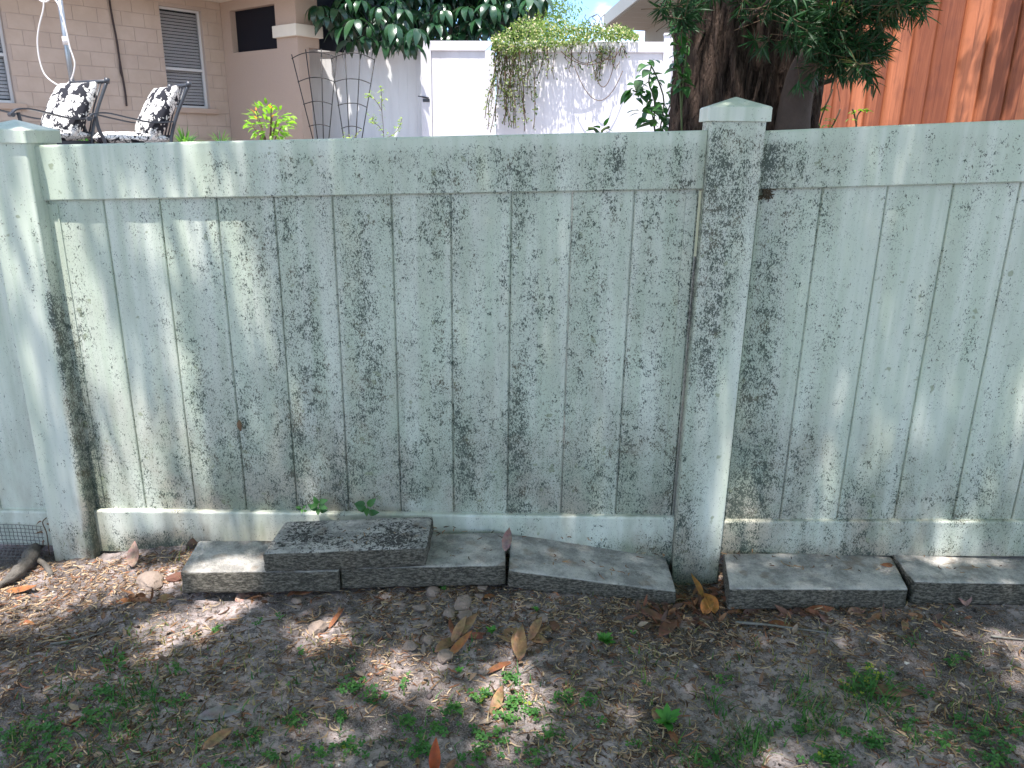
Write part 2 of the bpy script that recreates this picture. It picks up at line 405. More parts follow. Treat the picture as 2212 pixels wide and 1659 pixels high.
def loft_z(prof, zs):
    v = []; f = []; n = len(prof)
    for z in zs:
        for u, d in prof: v.append(W(u, d, z))
    for i in range(len(zs) - 1):
        for k in range(n): a = i * n + k; b = i * n + (k + 1) % n; f.append((a, b, b + n, a + n))
    f.append(tuple(range(n))[::-1]); f.append(tuple((len(zs) - 1) * n + k for k in range(n)))
    return v, f
def put_fence(name, vf, part, parent, label=None, mat=None):
    mb = MB(); mb.add(*vf)
    at = []
    for p in mb.v:
        q = Vector(p) - F0; at.append(grime(q.dot(FT), p[2], part))
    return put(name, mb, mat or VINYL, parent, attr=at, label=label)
def round_rect(w, h, r, k=3, nw=1, nh=1):
    """centred rounded rectangle outline, counter-clockwise, with extra points on its sides"""
    pts = []
    for cx, cy, a0, n, dx, dy in ((w / 2 - r, h / 2 - r, 0, nw, -1, 0), (-w / 2 + r, h / 2 - r, 90, nh, 0, -1), (-w / 2 + r, -h / 2 + r, 180, nw, 1, 0), (w / 2 - r, -h / 2 + r, 270, nh, 0, 1)):
        for i in range(k + 1):
            a = R(a0 + 90 * i / k); pts.append((cx + r * math.cos(a), cy + r * math.sin(a)))
        ln = (w if dx else h) - 2 * r
        for i in range(1, n): pts.append((pts[-1][0] + dx * ln / n, pts[-1][1] + dy * ln / n)) if i == 1 else pts.append((pts[-1][0] + dx * ln / n, pts[-1][1] + dy * ln / n))
    return pts

fence = thing('vinyl_fence', 'long low white vinyl fence speckled with dark mildew across the foreground', 'fence', tuple(W(-.3, 0, -.02)))
ztop = lambda u: 1.1016 + .0348 * (u + 1.227) if u < .5 else 1.1617 + .0555 * (u - .607)
zrb = lambda u: .9634 + .0362 * (u + 1.219) if u < .5 else 1.026 + .047 * (u - .606)
zlt = lambda u: .0745 + .0395 * (u + 1.215) if u < .5 else .136 + .0534 * (u - .595)
zlb = lambda u: -.0616 + .031 * (u + 1.23) if u < .5 else .030 + .053 * (u - .6)
UL, UR, UP0, UP1 = -1.229, .458, .459, .5865
def board(u0, u1, z0, z1, part='panel'):
    g = .0018; b = .0022; T = -.022
    prof = [(u0 + .0002, T), (u0 + .0002, -.005), (u0 + g, -.005), (u0 + g, -b), (u0 + g + b, 0)]
    m = 6
    for i in range(1, m): prof.append((u0 + g + b + (u1 - u0 - 2 * (g + b)) * i / m, .0006 * math.sin(math.pi * i / m * 2)))
    prof += [(u1 - g - b, 0), (u1 - g, -b), (u1 - g, -.005), (u1 - .0002, -.005), (u1 - .0002, T)]
    bo = random.uniform(-.0012, .0006); prof = [(a_, d_ + bo if d_ > T else d_) for a_, d_ in prof][::-1]
    return loft_z(prof, np.linspace(z0, z1, 34))
# main panel boards (grooves measured at u = U0 + k*PITCH)
edges = [UL + .004] + [U0 + PITCH * k for k in range(-8, 4)]
edges = [e for e in edges if e <= UR] ; edges = sorted(edges)
edges = [edges[0]] + [e for e in edges[1:] if e > UL + .03] + [UR - .006]
for a, b in zip(edges[:-1], edges[1:]):
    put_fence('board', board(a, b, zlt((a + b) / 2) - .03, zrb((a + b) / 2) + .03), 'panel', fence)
e2 = [.594] + [.594 + PITCH * k + .0 for k in range(1, 9)]
for a, b in zip(e2[:-1], e2[1:]):
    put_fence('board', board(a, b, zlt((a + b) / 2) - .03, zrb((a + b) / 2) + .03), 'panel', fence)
e3 = [-1.395 - PITCH * k for k in range(-1, 4)][::-1]
e3[-1] = -1.362
e3 = [-1.99, -1.84, -1.688, -1.528, -1.362]
for a, b in zip(e3[:-1], e3[1:]):
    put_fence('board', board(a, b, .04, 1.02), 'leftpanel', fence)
def rail(u0, u1, zt, zb, part, n=60):
    us = np.linspace(u0, u1, n); h0 = 0
    v = []; f = []
    base = round_rect(2, 2, .001, 1)
    def prof(u):
        t = zt(u); b = zb(u); r = .006; D = .016; Bk = -.038
        pts = []
        for k in range(4): a = R(90 * k / 3); pts.append((D - r + r * math.cos(a), t - r + r * math.sin(a)))
        for k in range(4): a = R(90 + 90 * k / 3); pts.append((Bk + r + r * math.cos(a), t - r + r * math.sin(a)))
        pts += [(Bk, b), (D - .003, b), (D, b + .003)]
        for i in range(1, 9): pts.append((D, b + .003 + (t - r - b - .003) * i / 9))
        return pts
    n_ = len(prof(0))
    for u in us:
        for d, z in prof(u): v.append(W(u, d, z))
    for i in range(len(us) - 1):
        for k in range(n_): a = i * n_ + k; b = i * n_ + (k + 1) % n_; f.append((a, b, b + n_, a + n_))
    f.append(tuple(range(n_))[::-1]); f.append(tuple((len(us) - 1) * n_ + k for k in range(n_)))
    o = put_fence(part_names[part], (v, f), part, fence)
part_names = {'toprail': 'top_rail', 'lowrail': 'bottom_rail', 'leftpanel': 'bottom_rail'}
rail(UL, UR, ztop, zrb, 'toprail', 90); rail(.589, 1.9, ztop, zrb, 'toprail', 60)
rail(UL, UR, zlt, zlb, 'lowrail', 90); rail(.589, 1.9, zlt, zlb, 'lowrail', 60)
rail(-2.0, -1.36, lambda u: .061 + .03 * (u + 1.4), lambda u: -.052 + .03 * (u + 1.4), 'leftpanel', 16)
rail(-2.0, -1.36, lambda u: 1.035 + .03 * (u + 1.4), lambda u: .90 + .03 * (u + 1.4), 'toprail', 16)
# thin end channels that hold the outer boards
for a, b, z0, z1 in ((UL + .002, UL + .030, .08, .955), (UR - .036, UR - .010, .14, 1.012)):
    put_fence('end_channel', loft_z([(a, 0), (a, .0028), (b, .0028), (b, 0)], np.linspace(z0, z1, 24)), 'panel', fence)
mb = MB(); mb.box((0, 0, 0), (.006, .003, .16)); o = MB(); o.add([W(UR - .006 + v[0], .002 + v[1], .86 + v[2]) for v in mb.v], mb.f)
put('gap_light_strip', o, GAPLIGHT, fence)  # cream strip paints the light showing through the gap beside the post
def post(uc, w, zb, zcap, part):
    pr = round_rect(w, w, .006, 3, 6, 6); c = .047 - w / 2
    v, f = loft_z([(uc + p[0], c + p[1]) for p in pr], np.linspace(zb, zcap, 40))
    # the profile's second axis points out of the fence, so its faces run the other way round
    f = [tuple(reversed(q)) for q in f]
    o = put_fence('post', (v, f), part, fence)
    m = MB(); h = .030; e = w / 2 + .0085
    rings = [(e, 0, .005), (e, h, .005), (e - .003, h + .003, .004), (.002, h + .026, .0015)]
    vs = []; fs = []
    for (q, z, r) in rings:
        for p in round_rect(2 * q, 2 * q, min(r, q * .9), 3): vs.append(W(uc + p[0], c + p[1], zcap - .001 + z))
    n_ = 16
    for i in range(3):
        for k in range(n_): a = i * n_ + k; b = i * n_ + (k + 1) % n_; fs.append((a, b, b + n_, a + n_)[::-1])
    fs.append(tuple(range(n_))); fs.append(tuple(3 * n_ + k for k in range(n_))[::-1])
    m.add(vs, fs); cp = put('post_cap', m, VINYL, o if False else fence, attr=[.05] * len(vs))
    cp.parent = o; cp.location = (0, 0, 0); cp.data.transform(Matrix.Translation(wloc(fence) - wloc(o)))
post((UP0 + UP1) / 2, UP1 - UP0, -.12, 1.1815, 'post')
post(-1.290, .127, -.14, 1.108, 'leftpost')

# ------------------------------------------------------------------ concrete blocks at the foot of the fence
def slab(name, tops, zs, h, label, dirt=0., zpt=None):
    """top corners FL, FR, BR, BL in photo measure with their heights; extruded down by h"""
    T = []
    for (x, y), z in zip(tops, zs):
        d = ray(x / 1.1573, y / 1.1573); T.append(CO + d * ((z - CAMZ) / d.z))
    bm = bmesh.new()
    tv = [bm.verts.new(p) for p in T]; bv = [bm.verts.new(p - Vector((0, 0, h))) for p in T]
    bm.faces.new(tv); bm.faces.new(bv[::-1])
    for i in range(4): j = (i + 1) % 4; bm.faces.new((tv[j], tv[i], bv[i], bv[j]))
    bmesh.ops.bevel(bm, geom=bm.edges[:], offset=.006, segments=2, profile=.6, affect='EDGES')
    for it in range(4):
        es = [e for e in bm.edges if e.calc_length() > .016]
        if not es: break
        bmesh.ops.subdivide_edges(bm, edges=es, cuts=1, use_grid_fill=True)
    bmesh.ops.triangulate(bm, faces=[f for f in bm.faces if len(f.verts) > 4])
    bm.normal_update()
    ctr = sum(T, Vector()) / 4
    for v in bm.verts:
        s = noise.noise(v.co * 45) * .0022 + noise.noise(v.co * 130) * .0013
        k = 1.0 if v.normal.z < .5 else .25
        v.co += v.normal * s * k * 1.6
    me = bpy.data.meshes.new(name); bm.to_mesh(me); bm.free()
    for v in me.vertices: v.co -= ctr
    a = me.attributes.new('grime', 'FLOAT', 'POINT'); a.data.foreach_set('value', [dirt] * len(me.vertices))
    me.polygons.foreach_set('use_smooth', [True] * len(me.polygons))
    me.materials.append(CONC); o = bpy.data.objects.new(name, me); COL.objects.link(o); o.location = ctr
    tag(o, label, 'concrete block', 'concrete blocks along the foot of the fence'); return o
k = 1.08
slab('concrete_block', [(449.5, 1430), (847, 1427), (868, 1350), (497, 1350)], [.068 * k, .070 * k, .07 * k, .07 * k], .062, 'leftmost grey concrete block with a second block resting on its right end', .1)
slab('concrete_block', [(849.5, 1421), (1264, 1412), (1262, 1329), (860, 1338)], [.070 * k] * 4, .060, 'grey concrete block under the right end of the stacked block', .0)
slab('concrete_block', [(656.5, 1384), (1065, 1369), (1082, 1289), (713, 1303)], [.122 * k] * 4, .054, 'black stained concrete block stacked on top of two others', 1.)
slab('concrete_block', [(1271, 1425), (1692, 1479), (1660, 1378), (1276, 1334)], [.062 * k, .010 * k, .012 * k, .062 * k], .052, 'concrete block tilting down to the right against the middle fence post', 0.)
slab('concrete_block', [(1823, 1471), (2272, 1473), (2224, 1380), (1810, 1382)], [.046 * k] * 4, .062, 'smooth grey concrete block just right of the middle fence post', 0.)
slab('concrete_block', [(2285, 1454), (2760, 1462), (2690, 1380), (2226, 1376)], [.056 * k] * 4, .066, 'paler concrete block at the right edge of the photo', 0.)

# ------------------------------------------------------------------ house on the left
def wallframe():
    d = ray(2600, 301); d.z = 0; d.normalize(); n = Vector((d.y, -d.x, 0))
    p = CO + ray(1000 / 5.0273 / 1.1573, 500 / 5.0273 / 1.1573) * 11.417
    return p, d, n
WP, WD, WNn = wallframe()
WC = on_plane(500, 290, WP, WNn)            # inner corner of the two walls
def w1(x, y, off=0.0):
    p = on_plane(x, y, WP + WNn * off, WNn); q = p - WC; return q.dot(WD), p.z
def w2(x, y, off=0.0):
    p = on_plane(x, y, WC - WD * off, WD); q = p - WC; return q.dot(WNn), p.z
def H1(u, d, z): return Vector((WC.x, WC.y, 0)) + WD * u + WNn * d + Vector((0, 0, z))   # d = out of wall 1
zsoff = w1(492, 8)[1]
house = thing('block_house', 'pinkish brown block house with cream eave behind the fence on the left', 'house', (WC.x, WC.y, .7))
def hbox(mb, u0, u1, d0, d1, z0, z1):
    mb.add([H1(u, d, z) for u, d, z in ((u0, d0, z0), (u1, d0, z0), (u1, d1, z0), (u0, d1, z0), (u0, d0, z1), (u1, d0, z1), (u1, d1, z1), (u0, d1, z1))],
           [(0, 1, 2, 3), (4, 7, 6, 5), (0, 4, 5, 1), (1, 5, 6, 2), (2, 6, 7, 3), (3, 7, 4, 0)])
a0, a1 = w1(344, 19), w1(454, 234)
w2u0, w2z1 = w1(344, 19)[0], w1(390, 20)[1]; w2u1, w2z0 = w1(454, 234)
win = [(w2u0, w2u1 + .0, w2z0, w2z1 + .02), (w1(0, 60)[0] - 1.0, w1(26, 165)[0], w1(30, 222)[1] + .0, w1(5, 5)[1] + .6)]
wall = MB(); segs = [(-7.5, win[1][0], .3, zsoff), (win[1][0], win[1][1], .3, win[1][2]), (win[1][1], win[0][0], .3, zsoff), (win[0][0], win[0][1], .3, win[0][2]), (win[0][0], win[0][1], win[0][3], zsoff), (win[0][1], 0.1, .3, zsoff)]
for u0, u1, z0, z1 in segs: hbox(wall, u0, u1, -.2, -.006, z0, z1)
wallo = put('block_wall', wall, MORT, house)
zc0 = w1(172.0, 1000 / 5.0273 / 1.1573)[1]
uj = w1(355 / 5.0273 / 1.1573, 880 / 5.0273 / 1.1573)[0]; BL, BH = .352, .203
bcache = {}
def block_obj(u0, u1, z0, z1):
    if u1 - u0 < .05 or z1 - z0 < .05: return
    key = (round(u1 - u0, 3), round(z1 - z0, 3))
    if key not in bcache:
        m = MB(); lu, lz = u1 - u0, z1 - z0; g = .0022
        m.add([WD * a + WNn * b + Vector((0, 0, c)) for a, b, c in ((g, -.01, g), (lu - g, -.01, g), (lu - g, -.01, lz - g), (g, -.01, lz - g), (g + .004, 0, g + .004), (lu - g - .004, 0, g + .004), (lu - g - .004, 0, lz - g - .004), (g + .004, 0, lz - g - .004))],
              [(4, 5, 6, 7)[::-1], (0, 1, 5, 4)[::-1], (1, 2, 6, 5)[::-1], (2, 3, 7, 6)[::-1], (3, 0, 4, 7)[::-1]])
        me = bpy.data.meshes.new('block'); me.from_pydata([tuple(v) for v in m.v], [], m.f); me.materials.append(BLOCK); bcache[key] = me
    o = bpy.data.objects.new('block', bcache[key]); COL.objects.link(o); o.parent = wallo
    o.location = H1(u0, random.uniform(-.0008, .0008), z0) - wloc(wallo)
row = -6
while True:
    z0 = zc0 + row * BH; z1 = min(z0 + BH, zsoff)
    if z0 > zsoff - .02: break
    if z1 > .95:
        off = (uj + (BL / 2 if row % 2 else 0)) % BL
        u = -5.6 // BL * BL + off
        while u < 0:
            a, b = u, min(u + BL, 0)
            parts = [(a, b)]
            for (q0, q1, qz0, qz1) in win:
                if z1 > qz0 + .05 and z0 < qz1 - .05:
                    nxt = []
                    for (s, e) in parts:
                        if e <= q0 or s >= q1: nxt.append((s, e))
                        else:
                            if s < q0: nxt.append((s, q0))
                            if e > q1: nxt.append((q1, e))
                    parts = nxt
            for s, e in parts: block_obj(s, e, max(z0, .9), z1)
            u += BL
    row += 1
# windows of wall 1
def window(u0, u1, z0, z1, zmid):
    rec = -.09
    fr = MB(); t = .035
    for q in ((u0, u0 + t, z0, z1), (u1 - t, u1, z0, z1)): hbox(fr, q[0], q[1], rec - .03, rec + .02, q[2], q[3])
    for q in ((z0, z0 + t), (z1 - t, z1), (zmid - .02, zmid + .02)): hbox(fr, u0 + t, u1 - t, rec - .03, rec + .022, q[0], q[1])
    w = MB(); hbox(w, u0 + .001, u1 - .001, -.2, -.19, z0, z1)
    wo_ = put('window', w, DARK_SCR_ROOM, house)  # near-black sheet stands in for the unlit room behind the blinds
    f_ = put('frame', fr, ALU, wo_)
    g = MB(); hbox(g, u0 + t, u1 - t, rec - .012, rec - .006, z0 + t, zmid - .02); put('pane', g, GLASS, wo_)
    g = MB(); hbox(g, u0 + t, u1 - t, rec + .002, rec + .006, zmid + .02, z1 - t); put('pane', g, GLASS, wo_)
    b = MB(); z = z0 + .06
    while z < z1 - .05:
        b.add([H1(u0 + .02, -.135, z), H1(u1 - .02, -.135, z), H1(u1 - .02, -.155, z + .036), H1(u0 + .02, -.155, z + .036), H1(u0 + .02, -.135, z + .003), H1(u1 - .02, -.135, z + .003), H1(u1 - .02, -.155, z + .040), H1(u0 + .02, -.155, z + .040)],
              [(0, 1, 2, 3), (4, 7, 6, 5), (0, 4, 5, 1), (2, 6, 7, 3)])
        z += .048
    put('blinds', b, BLIND, wo_, kind='stuff')
    s = MB(); hbox(s, u0 - .02, u1 + .12, -.05, .05, z0 - .085, z0 - .005); put('sill', s, STUC, wo_, bevel=.006)
window(*win[0], w1(400, 149)[1]); window(*win[1], w1(10, 117)[1])
# stuccoed second wall with porch opening and column; coordinate d runs along it
d_ol, z_ot = w2(520, 19); d_or, z_ob = w2(599, 107)[0], w2(560, 108)[1]
d_ol = w2(499, 60)[0]; d_col = w2(648, 180)[0]
def wbox(name, d0, d1, z0, z1, mat, u0=0.0, u1=.2, parent=None, bevel=0, label=None):
    m = MB(); hbox(m, u0, u1, d0, d1, z0, z1); return put(name, m, mat, parent or house, bevel=bevel, label=label)
wbox('stucco_wall', 0, d_col, .3, z_ob, STUC); 
wbox('stucco_wall', 0, d_ol, z_ob, zsoff, STUC); wbox('stucco_wall', d_ol, d_or, z_ot, zsoff, STUC)
wbox('column', d_or, d_col, z_ob, zsoff, STUC, 0.002, .4)
zb0, zb1 = w2(615, 80)[1], w2(615, 54)[1]
wbox('column_band', d_or - .03, d_col + .05, zb0, zb1, CREAM, -.05, .45, bevel=.005)
wbox('porch_screen', d_ol - .01, d_or + .01, z_ob, z_ot, DARK_SCR_ROOM, .10, .12)
wbox('porch_screen', d_col - .15, d_col - .12, z_ob, zsoff, DARK_SCR_ROOM, .4, 3.0)
# roof overhang: soffit and fascia round the inner corner, tiled slab above
def slabpoly(name, pts, z0, z1, mat):
    m = MB(); n = len(pts); m.add([H1(u, d, z0) for u, d in pts] + [H1(u, d, z1) for u, d in pts], [tuple(range(n))[::-1], tuple(range(n, 2 * n))] + [(i, (i + 1) % n, n + (i + 1) % n, n + i) for i in range(n)])
    return put(name, m, mat, house)
OV = .75
pts = [(-8, -3), (.5, -3), (.5, d_col + OV), (-OV, d_col + OV), (-OV, OV), (-8, OV)]
slabpoly('soffit', pts, zsoff, zsoff + .03, CREAM)
slabpoly('roof', [(-8, -3), (.53, -3), (.53, d_col + OV + .03), (-OV - .03, d_col + OV + .03), (-OV - .03, OV + .03), (-8, OV + .03)], zsoff + .032, zsoff + .2, m_simple('roof_edge', (.5, .45, .36), .8, .1, 8))
# cable down the wall
c = thing('hanging_cable', 'dark cable running down the block wall left of the blinds window', 'cable', tuple(on_plane(270, 220, WP, WNn)))
pts = []
for x, y in ((1372, -60), (1385, 60), (1420, 260), (1470, 520), (1505, 760), (1540, 960), (1575, 1160), (1592, 1330)):
    pts.append(on_plane(x / 5.0273 / 1.1573, y / 5.0273 / 1.1573, WP + WNn * .03, WNn))
m = MB(); m.tube(spline(pts, 4), .016, 6); put('cable', m, CABLE, c, smooth=True)
pts = [on_plane(x / 5.0273 / 1.1573, y / 5.0273 / 1.1573, WP + WNn * .03, WNn) for x, y in ((1498, 740), (1512, 900), (1548, 1010))]
m = MB(); m.tube(pts, .010, 6); put('cable', m, CABLE, c, smooth=True)

# ------------------------------------------------------------------ white privacy fence and gate
GY = 13.2; GA = R(6)
GT = Vector((math.cos(GA), -math.sin(GA), 0)); GN = Vector((-math.sin(GA), -math.cos(GA), 0)); GP0 = at_dist(1106, 88, GY)
def gpx(x, y, d=0.0):
    p = on_plane(x, y, GP0 + GN * d, GN); q = p - GP0; return q.dot(GT), p.z
def GW(u, d, z): q = GP0 + GT * u + GN * d; q.z = z; return q
def gbox(mb, u0, u1, d0, d1, z0, z1):
    mb.add([GW(u, d, z) for u, d, z in ((u0, d0, z0), (u1, d0, z0), (u1, d1, z0), (u0, d1, z0), (u0, d0, z1), (u1, d0, z1), (u1, d1, z1), (u0, d1, z1))],
           [(0, 1, 2, 3)[::-1], (4, 7, 6, 5)[::-1], (0, 4, 5, 1)[::-1], (1, 5, 6, 2)[::-1], (2, 6, 7, 3)[::-1], (3, 7, 4, 0)[::-1]])
gzt = gpx(1000, 88)[1]; gzr = gpx(1000, 109)[1]
gu0 = gpx(911, 200)[0]; gu1 = gpx(1070, 200)[0]; gus = gpx(933, 200)[0] - gu0
gate = thing('vinyl_gate', 'white vinyl gate with a black latch left of the flowering vine', 'gate', tuple(GW(gu0, 0, .8)))
m = MB(); z0 = .85
m.add([GW(u, d, z) for d in (.03, -.02) for u, z in ((gu0, z0), (gu0 + gus, z0), (gu0 + gus, gzr), (gu0, gzt))], [(3, 2, 1, 0), (4, 5, 6, 7), (0, 1, 5, 4), (1, 2, 6, 5), (2, 3, 7, 6), (3, 0, 4, 7)]); put('gate_stile', m, VC, gate)
m = MB(); m.add([GW(u, d, z) for d in (.03, -.02) for u, z in ((gu0 + .002, gzt), (gu0 + gus + .002, gzr), (gu1 - gus, gzr), (gu1, gzt))], [(0, 1, 2, 3), (7, 6, 5, 4), (1, 0, 4, 5), (2, 1, 5, 6), (3, 2, 6, 7), (0, 3, 7, 4)]); put('gate_rail', m, VC, gate)
m = MB(); gbox(m, gu1 - gus + .002, gu1, -.02, .03, z0, gzr); put('gate_stile', m, VC, gate)
def vboards(u0, u1, z0, z1, w, parent, mat, d0=-.02, d1=.0):
    u = u0
    while u < u1 - .01:
        e = min(u + w, u1); m = MB(); gbox(m, u + .0012, e - .0012, d0, d1, z0, z1); put('board', m, mat, parent, bevel=.001, bseg=1); u = e
    m = MB(); gbox(m, u0, u1, d0 - .004, d1 - .004, z0, z1); put('backing', m, mat, parent)
vboards(gu0 + gus + .004, gu1 - gus, z0, gzr + .01, .15, gate, VC)
m = MB(); a = gpx(903, 207, .06); b = gpx(926, 211, .06)
m.tube([GW(a[0], .06, a[1]), GW((a[0] + b[0]) / 2, .07, (a[1] + b[1]) / 2), GW(b[0], .05, b[1])], [.008, .012, .014], 8); gbox(m, b[0] - .10, b[0] + .01, .03, .045, b[1] - .06, b[1] - .012)
put('latch', m, IRON, gate)
pf = thing('privacy_fence', 'tall white vinyl fence under the flowering vine, right of the gate', 'fence', tuple(GW(gu1, 0, .8)))
pu1 = gpx(1427, 200)[0]; pu2 = gpx(1446, 200)[0]; pz = gpx(1436, 72)[1]
m = MB(); gbox(m, gu1 + .01, pu1, -.02, .03, gzr - .02, gzt - .01); put('top_rail', m, VC, pf, bevel=.004)
vboards(gu1 + .01, pu1, z0, gzr, .152, pf, VC)
m = MB(); gbox(m, pu1, pu2, -.08, .06, z0 - .2, pz - .03); put('post', m, VC, pf, bevel=.006)
m = MB(); gbox(m, pu1 - .012, pu2 + .012, -.09, .072, pz - .03, pz); put('post_cap', m, VC, pf, bevel=.006)
m = MB(); gbox(m, pu2, pu2 + 1.9, -.02, .03, gzr - .14, gzt - .14); put('top_rail', m, VC, pf, bevel=.004)
vboards(pu2 + .002, pu2 + 1.9, z0, gzr - .12, .152, pf, VC)
sf = thing('privacy_fence', 'shaded white vinyl fence panel behind the two wire trellises', 'fence', tuple(GW(gu0 - 2, -.2, .8)))
su0 = gpx(649, 200, -.25)[0]; su1 = gu0 + .12; sz1 = gpx(760, 92, -.25)[1]; sz0 = gpx(760, 112, -.25)[1]
m = MB(); gbox(m, su0, su1, -.28, -.23, sz0, sz1); put('top_rail', m, VSH, sf, bevel=.004)
vboards(su0, su1, z0, sz0 + .01, .152, sf, VSH, -.28, -.26)

# ------------------------------------------------------------------ trellises
def tpx(x, y, Y=12.2): return at_dist((700 + x / 4.148) / 1.1573, (y / 4.148) / 1.1573, Y)
def trellis(verts, arcs, label, Y):
    t = thing('wire_trellis', label, 'trellis', (tpx(verts[1][1][0], 1430, Y).x, Y, .75), 'black wire trellises by the white fence')
    for a, b in verts:
        p, q = tpx(*a, Y), tpx(*b, Y); q = q + (q - p) * .45
        m = MB(); m.tube([p, q], .0075, 6); put('wire_upright', m, WIRE, t, smooth=True)
    for arc in arcs:
        m = MB(); m.tube(spline([tpx(*p, Y - .015) for p in arc], 6), .0065, 6); put('wire_arc', m, WIRE, t, smooth=True)
trellis([((120, 562), (325, 1375)), ((265, 510), (388, 1430)), ((427, 505), (450, 1430)), ((588, 548), (508, 1430))],
        [((120, 605), (225, 555), (350, 538), (480, 556), (590, 590)), ((183, 848), (290, 808), (385, 800), (470, 812), (568, 846)), ((240, 1080), (335, 1052), (400, 1048), (470, 1058), (540, 1080)), ((298, 1308), (360, 1292), (420, 1288), (475, 1298), (518, 1312))],
        'left of the two fan shaped black wire trellises', 12.25)
trellis([((525, 562), (660, 1430)), ((673, 520), (718, 1430)), ((833, 530), (787, 1430)), ((990, 568), (850, 1430))],
        [((525, 610), (630, 565), (745, 546), (860, 563), (985, 620)), ((570, 845), (660, 820), (745, 814), (840, 826), (935, 862)), ((598, 1090), (670, 1072), (745, 1067), (820, 1076), (900, 1110)), ((635, 1330), (690, 1312), (745, 1306), (800, 1314), (852, 1336))],
        'right of the two fan shaped black wire trellises', 12.15)

# ------------------------------------------------------------------ leaves
def leaf_geo(Lg, Wd, fold=.25, curl=.3, n=6, tip=1.0, base=.25):
    """pointed leaf along +Y, lying in XY, midrib folded, curling down"""
    v = []; f = []
    for i in range(n + 1):
        t = i / n; w = Wd / 2 * (math.sin(math.pi * min(1, (t * (1 - base) + base) ** tip)) if 0 < i < n else (.12 if i == 0 else 0.02))
        ang = curl * t; y = Lg * (math.sin(ang) / curl if abs(curl) > 1e-3 else t); z = -Lg * ((1 - math.cos(ang)) / curl if abs(curl) > 1e-3 else 0)
        for s in (-1, 0, 1): v.append(Vector((s * w, y, z + abs(s) * w * fold)))
    for i in range(n):
        for s in (0, 1): a = i * 3 + s; f.append((a, a + 1, a + 4, a + 3))
    return v, f
def orient(direction, upv=Vector((0, 0, 1)), spin=0.0):
    y = direction.normalized(); x = y.cross(upv)
    if x.length < 1e-4: x = Vector((1, 0, 0))
    x.normalize(); z = x.cross(y)
    return Matrix((x, y, z)).transposed() @ Matrix.Rotation(spin, 3, 'Y')
leafmeshes = {}
def leaf_mesh(key, mat, *a, **k):
    if key not in leafmeshes:
        v, f = leaf_geo(*a, **k); me = bpy.data.meshes.new('leaf'); me.from_pydata([tuple(p) for p in v], [], f); me.materials.append(mat)
        me.polygons.foreach_set('use_smooth', [True] * len(me.polygons)); leafmeshes[key] = me
    return leafmeshes[key]
def put_leaf(me, parent, pos, M3, s=1.0):
    o = bpy.data.objects.new('leaf', me); COL.objects.link(o); o.parent = parent
    mw = Matrix.Translation(pos - wloc(parent)) @ M3.to_4x4() @ Matrix.Scale(s, 4); o.matrix_local = mw; return o

# big leaved tree over the white fence
SCH1 = m_leaf('glossy_dark_leaf', (.012, .045, .022), (.028, .085, .032), .12, .28, .6)
def schefflera():
    t = thing('umbrella_tree', 'dark glossy umbrella tree hanging over the white fence and gate', 'tree', (-1.4, 15.2, .75))
    m = MB()
    for k, (x, y) in enumerate(((-2.2, 12.9), (-1.2, 12.9), (-.4, 13.4))):
        m.tube(spline([(x * .5 - .7, 15.6, .6), (x * .8 - .3, 15.5, 1.9), (x, y + 2.2, 2.9), (x + .2, y + 2., 4.4)], 4), [.09] * 4 + [.06] * 4 + [.04] * 5, 7)
    put('trunk', m, m_simple('smooth_bark', (.12, .10, .08), .8), t, smooth=True)
    mes = [leaf_mesh(('sch', i), SCH1, .33, .115, .22, .9 + .3 * i, 6, tip=1.0, base=.16) for i in range(3)]
    clusters = []
    rr = random.Random(4)
    # clusters along the lower outline seen in the photograph, then the mass above
    low = [(690, 22), (705, 48), (728, 30), (745, 66), (770, 50), (790, 88), (760, 98), (808, 60), (830, 96), (850, 60), (868, 88), (885, 104), (900, 70), (915, 96), (940, 60), (945, 86), (975, 84), (1000, 76), (1020, 84), (1035, 50), (1050, 70), (1070, 60), (1090, 36), (1100, 12), (1115, 22), (1145, 8), (1165, 0), (870, 30), (820, 24), (960, 30), (1010, 25), (1060, 20), (740, 6), (780, 10), (1130, -10)]
    for x, y in low: clusters.append((x, y - 12, (12.7 if x < 905 else 13.75) + rr.uniform(-.1, .5)))
    for i in range(120):
        x = rr.uniform(690, 1120); y = rr.uniform(-230, 60 - .05 * abs(x - 900)); clusters.append((x, y, rr.uniform(13.0, 14.6) if x < 905 else rr.uniform(13.9, 15.2)))
    st = MB(); cnt = 0
    for (x, y, Y) in clusters:
        c = at_dist(x, y, Y); nl = rr.randint(7, 9); a0 = rr.uniform(0, 6.28)
        for k in range(nl):
            a = a0 + 6.283 * k / nl; d = Vector((math.cos(a), math.sin(a), rr.uniform(-.75, -.15))).normalized()
            M3 = orient(d, spin=rr.uniform(-.3, .3)); s = rr.uniform(.75, 1.15)
            vis = d.y < .45 and y > -20
            if vis and cnt < 298: put_leaf(rr.choice(mes), t, c + d * .05, M3, s); cnt += 1
            else:
                v, f = leaf_geo(.33 * s, .115 * s, .22, 1.1, 4, base=.16); st.add([c + d * .05 + M3 @ p for p in v], f)
    # deep inner foliage that fills the crown
    for i in range(2600):
        x = rr.uniform(690, 1140); y = rr.uniform(-260, 66); c = at_dist(x, y, rr.uniform(14.6, 16.5))
        if c.z < 2.75: continue
        d = Vector((rr.uniform(-1, 1), rr.uniform(-1, 1), rr.uniform(-1, .1))).normalized(); M3 = orient(d, spin=rr.uniform(-.5, .5))
        v, f = leaf_geo(.36, .14, .2, 1., 3, base=.16); st.add([c + M3 @ p for p in v], f)
    put('foliage', st, SCH1, t, smooth=True, kind='stuff')
schefflera()

